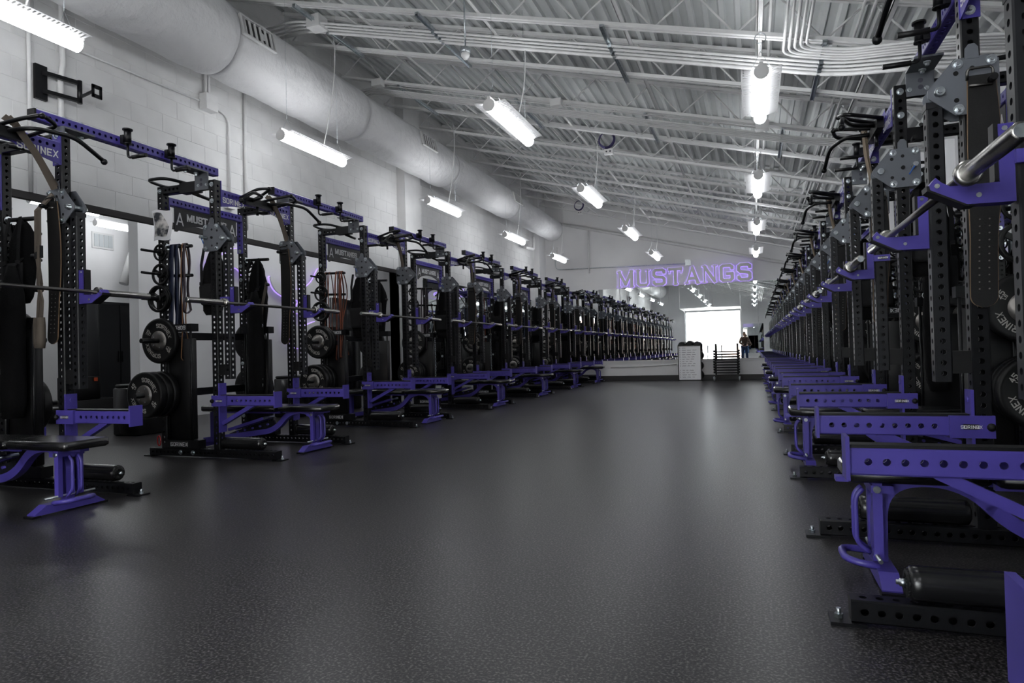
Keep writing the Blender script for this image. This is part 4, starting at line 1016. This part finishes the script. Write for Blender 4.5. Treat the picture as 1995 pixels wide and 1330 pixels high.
# grey padded harness and cluttered straps on the same rack, beside the frame edge
root = obj('padded_harness', None, loc=(x-.42, yc+.18, 2.1)); tag(root, 'grey padded harness belt with white stitching draped on a horn', 'harness')
b = MB(); b.sweep([(-.10, 0, -.55), (-.09, 0, -.2), (-.05, 0, -.02), (.02, 0, .03), (.09, 0, -.05), (.10, 0, -.30), (.05, 0, -.52)], 0, flat=(.12, .03, (0, 0, 1))); obj('harness_pad', b.mesh('harness_pad', 'canvas'), root)
b = MB(); b.sweep([(-.10, .0, -.55), (-.11, 0, -.85)], 0, flat=(.04, .006, (1, 0, 0))); b.sweep([(.05, .0, -.52), (.03, 0, -.9)], 0, flat=(.04, .006, (1, 0, 0))); obj('harness_strap', b.mesh('harness_strap', 'strap'), root)
# pinned photograph
root = obj('pinned_photo', None, loc=(XU[1]-.655, Y0[1]+PER-HV-.046, 2.30)); tag(root, 'crumpled photo print with white border taped to a rack post', 'poster')
b = MB(); n = 8
def paper(b, w, h, off):
    for i in range(n):
        for j in range(n):
            P_ = lambda a, c: (w*(a/n-.35)+.02*math.sin(3*c/n), off - .02*math.sin(2.5*a/n+1.5*c/n) , h*(c/n-.5)+.008*math.sin(6*a/n))
            b.quad(P_(i, j), P_(i+1, j), P_(i+1, j+1), P_(i, j+1), True)
paper(b, .225, .30, -.006); obj('paper', b.mesh('paper', 'paper'), root)
b = MB(); paper(b, .17, .235, -.012); obj('print', b.mesh('print', 'photo'), root, (.0, -.0, .005))
# red carabiner on the same rack's base
b = MB(); b.sweep([(.03*math.cos(t)*.7, 0, .05*math.sin(t)) for t in [2*PI*k/16 for k in range(16)]], .006, 6, closed=True); tag(obj('carabiner', b.mesh('carabiner', 'red'), loc=(XU[1]-.715, Y0[1]+PER-HV-.05, .16)), 'red carabiner clipped low at a rack post', 'carabiner')

# ------------------------------------------------------------------ in front of the mirror
root = obj('whiteboard', None, loc=(-1.69, YB-.34, 0)); tag(root, 'small white writing board with black frame and handwriting standing before the mirror', 'whiteboard')
bw, bh = .295, .97
b = MB(); b.box(-bw, bw, -.012, .012, .03, bh); obj('board_panel', b.mesh('board_panel', 'board'), root)
b = MB()
for a, c, d, e_ in ((-bw-.025, -bw, .005, bh+.03), (bw, bw+.025, .005, bh+.03), (-bw-.025, bw+.025, .005, .03), (-bw-.025, bw+.025, bh, bh+.03)): b.box(a, c, -.022, .022, d, e_)
obj('board_frame', b.mesh('board_frame', 'black'), root)
b = MB(); rnd = random.Random(5)
for l in range(14):
    if l == 9: continue
    z = bh-.06-.063*l; xx = -bw+.03
    b.quad((xx, -.0135, z), (xx+.012, -.0135, z), (xx+.012, -.0135, z+.025), (xx, -.0135, z+.025)); xx += .06
    for wd in range(3 if l else 1):
        wl = rnd.uniform(.07, .13); pts = []
        m_ = int(wl/.011)
        for k in range(m_): pts.append((xx+wl*k/m_, -.015, z+.012+.014*math.sin(k*2.1+l)*(.6+.4*math.sin(k*.7))))
        if len(pts) > 2: b.sweep(pts, .0045, 4)
        xx += wl+.025
        if xx > bw-.1: break
obj('handwriting', b.mesh('handwriting', 'ink'), root)
b = MB(); b.box(-bw, -bw+.03, .03, .16, .03, .98); b.box(bw-.03, bw, .03, .16, .03, .98); b.box(-bw, bw, .03, .2, .10, .13); b.box(-bw, bw, .03, .2, .9, .93); obj('stand', b.mesh('stand', 'black'), root)
for s_ in (-1, 1):
    b = MB(); b.cyl((s_*bw*.95-.012, .17, .03), (s_*bw*.95+.012, .17, .03), .03, 14); obj('caster', b.mesh('caster', 'caster'), root)
for k in range(3):
    b = MB(); b.ball((0, 0, 0), .125, 16); tag(obj('medicine_ball', b.mesh('medicine_ball', 'rubber'), loc=(-1.90+.21*k, YB-.20, .98+.02*(k % 2))), 'black medicine ball on top behind the whiteboard', 'ball', 'medicine balls')
    b = MB()
for k, zz in ((0, .70), (1, .42), (2, .16)):
    b = MB(); b.ball((0, 0, 0), .125, 14); tag(obj('medicine_ball', b.mesh('medicine_ball', 'rubber'), loc=(-1.44, YB-.17, zz)), 'black medicine ball beside the whiteboard edge', 'ball', 'side medicine balls')
root = obj('weight_cart', None, loc=(-.70, YB-.42, 0)); tag(root, 'black tiered weight cart on grey casters before the mirror', 'cart')
for s_ in (-1, 1):
    b = MB(); b.box(s_*.29-.022, s_*.29+.022, .12, .165, .16, 1.02); obj('cart_post', b.mesh('cart_post', 'black'), root)
    b = MB(); b.box(s_*.29-.02, s_*.29+.02, -.2, .22, .10, .16); obj('cart_foot', b.mesh('cart_foot', 'black'), root)
    for yy in (-.17, .18):
        b = MB(); b.cyl((s_*.33-.016, yy, .055), (s_*.33+.016, yy, .055), .055, 16); c_ = obj('caster', b.mesh('caster', 'caster'), root)
        b = MB(); b.prism([(yy-.02, .06), (yy+.02, .06), (yy+.03, .115), (yy-.03, .115)], 'x', s_*.33-.022, s_*.33+.022); obj('caster_fork', b.mesh('caster_fork', 'zinc'), c_)
for k in range(9):
    z = .20+.072*k
    b = MB(); b.rbox(-.33, .33, -.13+.02*k*0, .12, z, z+.030, .008); obj('tier_bar', b.mesh('tier_bar', 'black'), root)
    for s_ in (-1, 1):
        b = MB(); b.cyl((s_*.30, -.11, z+.035), (s_*.345, -.11, z+.035), .028, 12); obj('end_knob', b.mesh('end_knob', 'rubber'), root)

# ------------------------------------------------------------------ side room
b = MB(); b.rbox(-.30, .30, -.42, .42, 0, 2.05, .01); root = obj('storage_cabinet', None, loc=(-11.3, 9.05, 0)); tag(root, 'tall black storage cabinet in the side room', 'cabinet'); obj('cabinet_body', b.mesh('cabinet_body', 'dark_grey'), root)
for s_ in (-1, 1):
    b = MB(); b.box(.30, .315, s_*.01, s_*.41, .05, 2.0); d = obj('cabinet_door', b.mesh('cabinet_door', 'dark_grey'), root); b = MB(); b.box(.315, .335, s_*.03, s_*.05, .95, 1.15); obj('door_handle', b.mesh('door_handle', 'black'), d)
root = obj('tool_box', None, loc=(-10.6, 7.95, .34)); tag(root, 'black rolling tool box with raised handle and orange latches', 'tool box')
b = MB(); b.rbox(-.2, .2, -.24, .24, 0, .38, .02); obj('box_body', b.mesh('box_body', 'rubber'), root)
b = MB(); b.sweep(bend([(0, -.12, .36), (0, -.12, .72), (0, .12, .72), (0, .12, .36)], .04), .016, 8); obj('handle', b.mesh('handle', 'rubber'), root)
for s_ in (-1, 1):
    b = MB(); b.box(.2, .215, s_*.14-.03, s_*.14+.03, .30, .36); obj('latch', b.mesh('latch', 'orange'), root)
b = MB(); b.rbox(-.35, .35, -.6, .6, 0, .34, .01); tag(obj('low_platform', b.mesh('low_platform', 'rubber'), loc=(-10.6, 8.0, 0)), 'low black platform under the tool box', 'platform')
root = obj('wall_vent', None, loc=(XS, 10.25, 3.52)); tag(root, 'white square air vent high on the side room wall', 'vent')
b = MB(); b.box(0, .02, -.25, .25, -.17, .17); obj('vent_frame', b.mesh('vent_frame', 'grille'), root)
for k in range(4):
    b = MB(); b.box(.02, .03, -.21+.11*k, -.12+.11*k, -.13, .13); obj('vent_slot', b.mesh('vent_slot', 'caster'), root)
b = MB(); b.cyl((-12.5, 11.0, 4.3), (-12.5, 10.4, 2.6), .09, 14); tag(obj('slanted_pipe', b.mesh('slanted_pipe', 'white_steel')), 'slanted white pipe beside the side room vent', 'pipe')
for x, y, rz, lb in ((-8.2, 5.1, .1, 'purple bench with black pads standing alone in the side room'), (-8.0, 9.6, -.2, 'purple bench with black pads below the neon wall')):
    BP[1].make('weight_bench', (x, y, 0), lb, 'bench', 'side room benches', rotz=rz)
for x, y, z, lb in ((-7.6, 6.55, 0, 'black padded box behind the bench in the side room'), (-7.0, 8.9, 0, 'black padded box with a small purple emblem'), (-7.3, 10.2, 0, 'black padded box beside the wall pilaster')):
    root = obj('padded_box', None, loc=(x, y, z)); tag(root, lb, 'box')
    b = MB(); b.rbox(-.22, .22, -.25, .25, 0, .62, .03); obj('box_shell', b.mesh('box_shell', 'vinyl'), root)
    if 'emblem' in lb:
        b = MB(); b.prism([(-.10, .36), (-.03, .42), (.03, .46), (.11, .47), (.06, .43), (.09, .38), (.04, .40), (.0, .33), (-.03, .38)], 'x', .221, .225); obj('emblem', b.mesh('emblem', 'purple'), root)
    b = MB(); b.rbox(-.2, .2, -.23, .23, .62, .66, .02); obj('box_lid', b.mesh('box_lid', 'rubber'), root)
for k, (x, y, a, lb) in enumerate(((-6.72, 9.75, .05, 'tall black gym mat standing in the wall opening'), (-6.80, 10.25, -.04, 'tall black gym mat standing beside the wall pilaster'))):
    root = obj('gym_mat', None, loc=(x, y, 0), rot=(0, 0, a)); tag(root, lb, 'mat')
    b = MB(); b.rbox(-.05, .05, -.21, .21, 0, 1.95, .015); obj('mat_body', b.mesh('mat_body', 'vinyl'), root)
    for z in (.5, 1.4):
        b = MB(); b.box(-.054, .054, -.214, .214, z, z+.05); obj('mat_strap', b.mesh('mat_strap', 'canvas'), root)
# neon emblem: raised curved panels edge-lit in purple
root = obj('neon_emblem', None, loc=(-9.0, 10.6, 1.9)); tag(root, 'large curved white wall emblem edge lit in purple', 'emblem')
shapes = [[(-1.55, .75), (-1.2, .92), (-.85, 1.08), (-.55, 1.0), (-.48, .75), (-.62, .55), (-.85, .72), (-1.15, .66), (-1.4, .45)],
          [(.05, .66), (.45, .50), (.95, .47), (1.35, .66), (1.62, .98), (1.70, .70), (1.55, .30), (1.2, .02), (.75, -.02), (.9, .22), (.45, .28), (.15, .42)],
          [(-.62, -.55), (-.35, -.2), (-.1, .05), (-.25, -.3), (-.2, -.62), (-.45, -.8)], [(.5, -.25), (1.0, -.3), (1.5, -.2), (1.2, -.6), (.8, -.75)]]
for sh in shapes:
    def smooth(p, k=6):
        out = []; m_ = len(p)
        for i in range(m_):
            p0, p1, p2, p3 = [Vector(p[(i+j-1) % m_]) for j in range(4)]
            for t in [q/k for q in range(k)]:
                out.append(tuple(.5*((2*p1) + (p2-p0)*t + (2*p0-5*p1+4*p2-p3)*t*t + (3*p1-p0-3*p2+p3)*t**3)))
        return out
    pl = smooth(sh); b = MB(); b.prism(pl, 'x', .10, .12); e_ = obj('emblem_panel', b.mesh('emblem_panel', 'white_wall'), root)
    b = MB(); b.sweep([(.07, y, z) for y, z in pl], .014, 6, closed=True); obj('light_strip', b.mesh('light_strip', 'led'), e_)

# ------------------------------------------------------------------ door end behind the camera
root = obj('garage_door', None); tag(root, 'white overhead sectional door rolled open under the roof', 'garage door')
for k in range(5):
    b = MB(); b.box(DX0-.05, DX1+.05, YR+.25+.55*k, YR+.25+.55*k+.535, DZ+.10, DZ+.14); obj('door_section', b.mesh('door_section', 'white_steel'), root)
for x in (DX0-.08, DX1+.08):
    b = MB(); b.sweep(bend([(x, YR+.06, 0), (x, YR+.06, DZ+.1), (x, YR+3.0, DZ+.12)], .35), 0, flat=(.06, .05, (1, 0, 0))); obj('track', b.mesh('track', 'white_steel'), root)
    b = MB(); b.cyl((x, YR+2.9, DZ+.12), (x, YR+2.9, deck(x)), .02, 6); obj('track_hanger', b.mesh('track_hanger', 'white_steel'), root)
b = MB(); b.box(-30, 25, -40, YR, -.16, -.01); tag(obj('outside_ground', b.mesh('outside_ground', 'concrete')), kind='structure')
root = obj('building', None, loc=(0, -19, 0)); tag(root, 'pale building with brick bay seen through the open door in the mirror', 'building')
b = MB(); b.box(-20, 12, -2, 0, 0, 7); obj('wall', b.mesh('wall', 'out_white'), root)
b = MB(); b.box(-2.5, 2.5, 0, .12, 0, 3.6); obj('brick_bay', b.mesh('brick_bay', 'brick'), root)
b = MB(); b.box(-5.6, -4.4, 0, .05, .9, 3.0); obj('window', b.mesh('window', 'out_dark'), root)

# exercise bikes by the open door (seen in the mirror)
def bike(x, y, lb):
    root = obj('exercise_bike', None, loc=(x, y, 0)); tag(root, lb, 'exercise bike', 'exercise bikes')
    b = MB(); b.lathe([(.05, -.02), (.23, -.02), (.24, -.012), (.24, .012), (.23, .02), (.05, .02)], 'x', (0, .38, .34), 28); obj('flywheel', b.mesh('flywheel', 'white_steel'), root)
    b = MB(); b.sweep([(0, -.45, .05), (0, .0, .45), (0, .38, .34)], .03, 8); b.sweep([(0, .0, .45), (0, -.22, .95)], .025, 8); b.sweep([(0, .38, .34), (0, .25, 1.05)], .025, 8); b.cyl((0, -.45, .05), (0, .55, .05), .025, 8); obj('bike_frame', b.mesh('bike_frame', 'black'), root)
    for yy in (-.45, .55):
        b = MB(); b.box(-.25, .25, yy-.03, yy+.03, 0, .05); obj('bike_foot', b.mesh('bike_foot', 'black'), root)
    b = MB(); b.loft([(0, -.25, 1.0, .06, .10, .8), (0, -.24, .97, .08, .13, .8), (0, -.24, .94, .03, .05, .8)], 12); obj('saddle', b.mesh('saddle', 'vinyl'), root)
    b = MB(); b.sweep(bend([(-.22, .45, 1.14), (-.2, .28, 1.08), (.2, .28, 1.08), (.22, .45, 1.14)], .08), .016, 8); obj('handlebar', b.mesh('handlebar', 'rubber'), root)
    for s_ in (-1, 1):
        b = MB(); b.cyl((s_*.05, .08, .40), (s_*.09, .08+s_*.16, .40-s_*.04), .012, 6); b.box(s_*.09-.04, s_*.09+.04, .08+s_*.16-.05, .08+s_*.16+.05, .38-s_*.04, .40-s_*.04); obj('pedal', b.mesh('pedal', 'rubber'), root)
bike(-2.62, -3.35, 'exercise bike by the open door, closer to the duct wall'); bike(-1.82, -3.35, 'exercise bike by the open door, closer to the narrow mirror')

# the photographer, seen only in the mirror
def skin_mesh(name, verts, edges, radii, m, root_i=0, sub=2):
    me = bpy.data.meshes.new(name); me.from_pydata(verts, edges, []); me.materials.append(M[m])
    o_ = bpy.data.objects.new(name, me); C.objects.link(o_)
    md = o_.modifiers.new('skin', 'SKIN'); md.use_smooth_shade = True
    for i, r in enumerate(radii): me.skin_vertices[0].data[i].radius = (r, r) if not isinstance(r, tuple) else r
    me.skin_vertices[0].data[root_i].use_root = True
    o_.modifiers.new('sub', 'SUBSURF').levels = sub; o_.modifiers['sub'].render_levels = sub
    return o_
proot = obj('person', None, loc=(-.46, -.62, 0)); tag(proot, 'person in brown jacket and blue jeans leaning forward to take the photo', 'person')
V = [(0, 0, .92), (0, .06, 1.10), (0, .16, 1.30), (0, .23, 1.42), (0, .27, 1.50),           # 0 pelvis,1 waist,2 chest,3 neck base,4 neck
     (-.18, .17, 1.36), (-.25, .24, 1.12), (-.06, .42, 1.03),                                 # left shoulder, elbow, wrist
     (.18, .17, 1.36), (.27, .24, 1.12), (.16, .42, 1.03),                                    # right
     (-.09, .0, .86), (-.11, .08, .48), (-.12, -.02, .09), (-.12, .12, .04),                  # left leg
     (.09, .0, .86), (.12, .06, .48), (.13, -.04, .09), (.13, .10, .04)]
E_ = [(0, 1), (1, 2), (2, 3), (3, 4), (2, 5), (5, 6), (6, 7), (2, 8), (8, 9), (9, 10), (0, 11), (11, 12), (12, 13), (13, 14), (0, 15), (15, 16), (16, 17), (17, 18)]
Rr = [.125, .12, .14, .075, .052, .065, .048, .032, .065, .048, .032, .088, .062, .045, .04, .088, .062, .045, .04]
body = skin_mesh('body', V, E_, Rr, 'skin'); body.parent = proot
jk = skin_mesh('jacket', [V[i] for i in (0, 1, 2, 3, 5, 6, 7, 8, 9, 10)], [(0, 1), (1, 2), (2, 3), (2, 4), (4, 5), (5, 6), (2, 7), (7, 8), (8, 9)], [.145, .15, .168, .085, .085, .066, .046, .085, .066, .046], 'jacket'); jk.parent = proot
jn = skin_mesh('jeans', [V[i] for i in (0, 11, 12, 13, 15, 16, 17)], [(0, 1), (1, 2), (2, 3), (0, 4), (4, 5), (5, 6)], [.140, .105, .078, .060, .105, .078, .060], 'jeans'); jn.parent = proot
b = MB(); b.ball((0, .33, 1.61), .1, 18, (.78, .95, 1.15)); b.ball((0, .432, 1.60), .017, 8, (1, 1.2, 1.4))
for s_ in (-1, 1): b.ball((s_*.079, .33, 1.60), .022, 8, (.4, .8, 1.2))
obj('head', b.mesh('head', 'skin'), proot)
b = MB(); b.ball((0, .315, 1.64), .106, 18, (.82, .95, 1.02)); obj('hair', b.mesh('hair', 'hair'), proot)
for s_ in (-1, 1):
    b = MB(); b.ball((s_*.030, .418, 1.625), .010, 8); obj('eye', b.mesh('eye', 'ink'), proot)
b = MB(); b.box(-.022, .022, .418, .426, 1.558, 1.564); obj('mouth', b.mesh('mouth', 'red'), proot)
for s_, w in ((-1, V[7]), (1, V[10])):
    vv = [tuple(w), (w[0]+s_*.0, w[1]+.04, w[2]), (w[0], w[1]+.085, w[2]+.005)]; ee = [(0, 1), (1, 2)]; rr = [.026, (.034, .018), (.034, .016)]
    for k in range(4):
        n0 = len(vv); fx = -.027+.018*k; l = (.062, .074, .068, .052)[k]
        vv += [(w[0]+fx, w[1]+.10, w[2]+.004), (w[0]+fx-s_*.012, w[1]+.10+l*.5, w[2]+.002), (w[0]+fx-s_*.03, w[1]+.10+l*.7, w[2]-.02)]; ee += [(2, n0), (n0, n0+1), (n0+1, n0+2)]; rr += [.009, .0085, .0075]
    n0 = len(vv); vv += [(w[0]-s_*.035, w[1]+.05, w[2]+.015), (w[0]-s_*.055, w[1]+.085, w[2]+.02)]; ee += [(1, n0), (n0, n0+1)]; rr += [.011, .0095]
    h_ = skin_mesh('hand', vv, ee, rr, 'skin'); h_.parent = proot
for xx in (-.12, .13):
    b = MB(); b.loft([(xx, .05, .10, .045, .07, .8), (xx, .06, .07, .052, .12, .8), (xx, .07, .02, .055, .145, .8), (xx, .07, 0, .055, .145, .8)], 14); obj('shoe', b.mesh('shoe', 'white_steel'), proot)
root = obj('photo_camera', None, loc=(-.41, -.075, 1.02)); tag(root, 'black photo camera held by the leaning person', 'camera')
b = MB(); b.rbox(-.065, .065, -.03, .03, -.045, .045, .01); obj('camera_body', b.mesh('camera_body', 'rubber'), root)
b = MB(); b.cyl((0, .03, 0), (0, .10, 0), .034, 18); obj('camera_lens', b.mesh('camera_lens', 'iron'), root)

b = MB(); n = 6
for i in range(n):
    for j in range(n):
        q_ = lambda a, c: (.14*(a/n), -.012*math.sin(2*a/n+c/n), .30*(c/n))
        b.quad(q_(i, j), q_(i+1, j), q_(i+1, j+1), q_(i, j+1), True)
tag(obj('paper_sheet', b.mesh('paper_sheet', 'paper'), loc=(XU[-1]+.16, Y0[-1]+PER-HV-.06, 1.98)), 'blank white paper sheet pinned to a rack opposite the duct', 'paper')
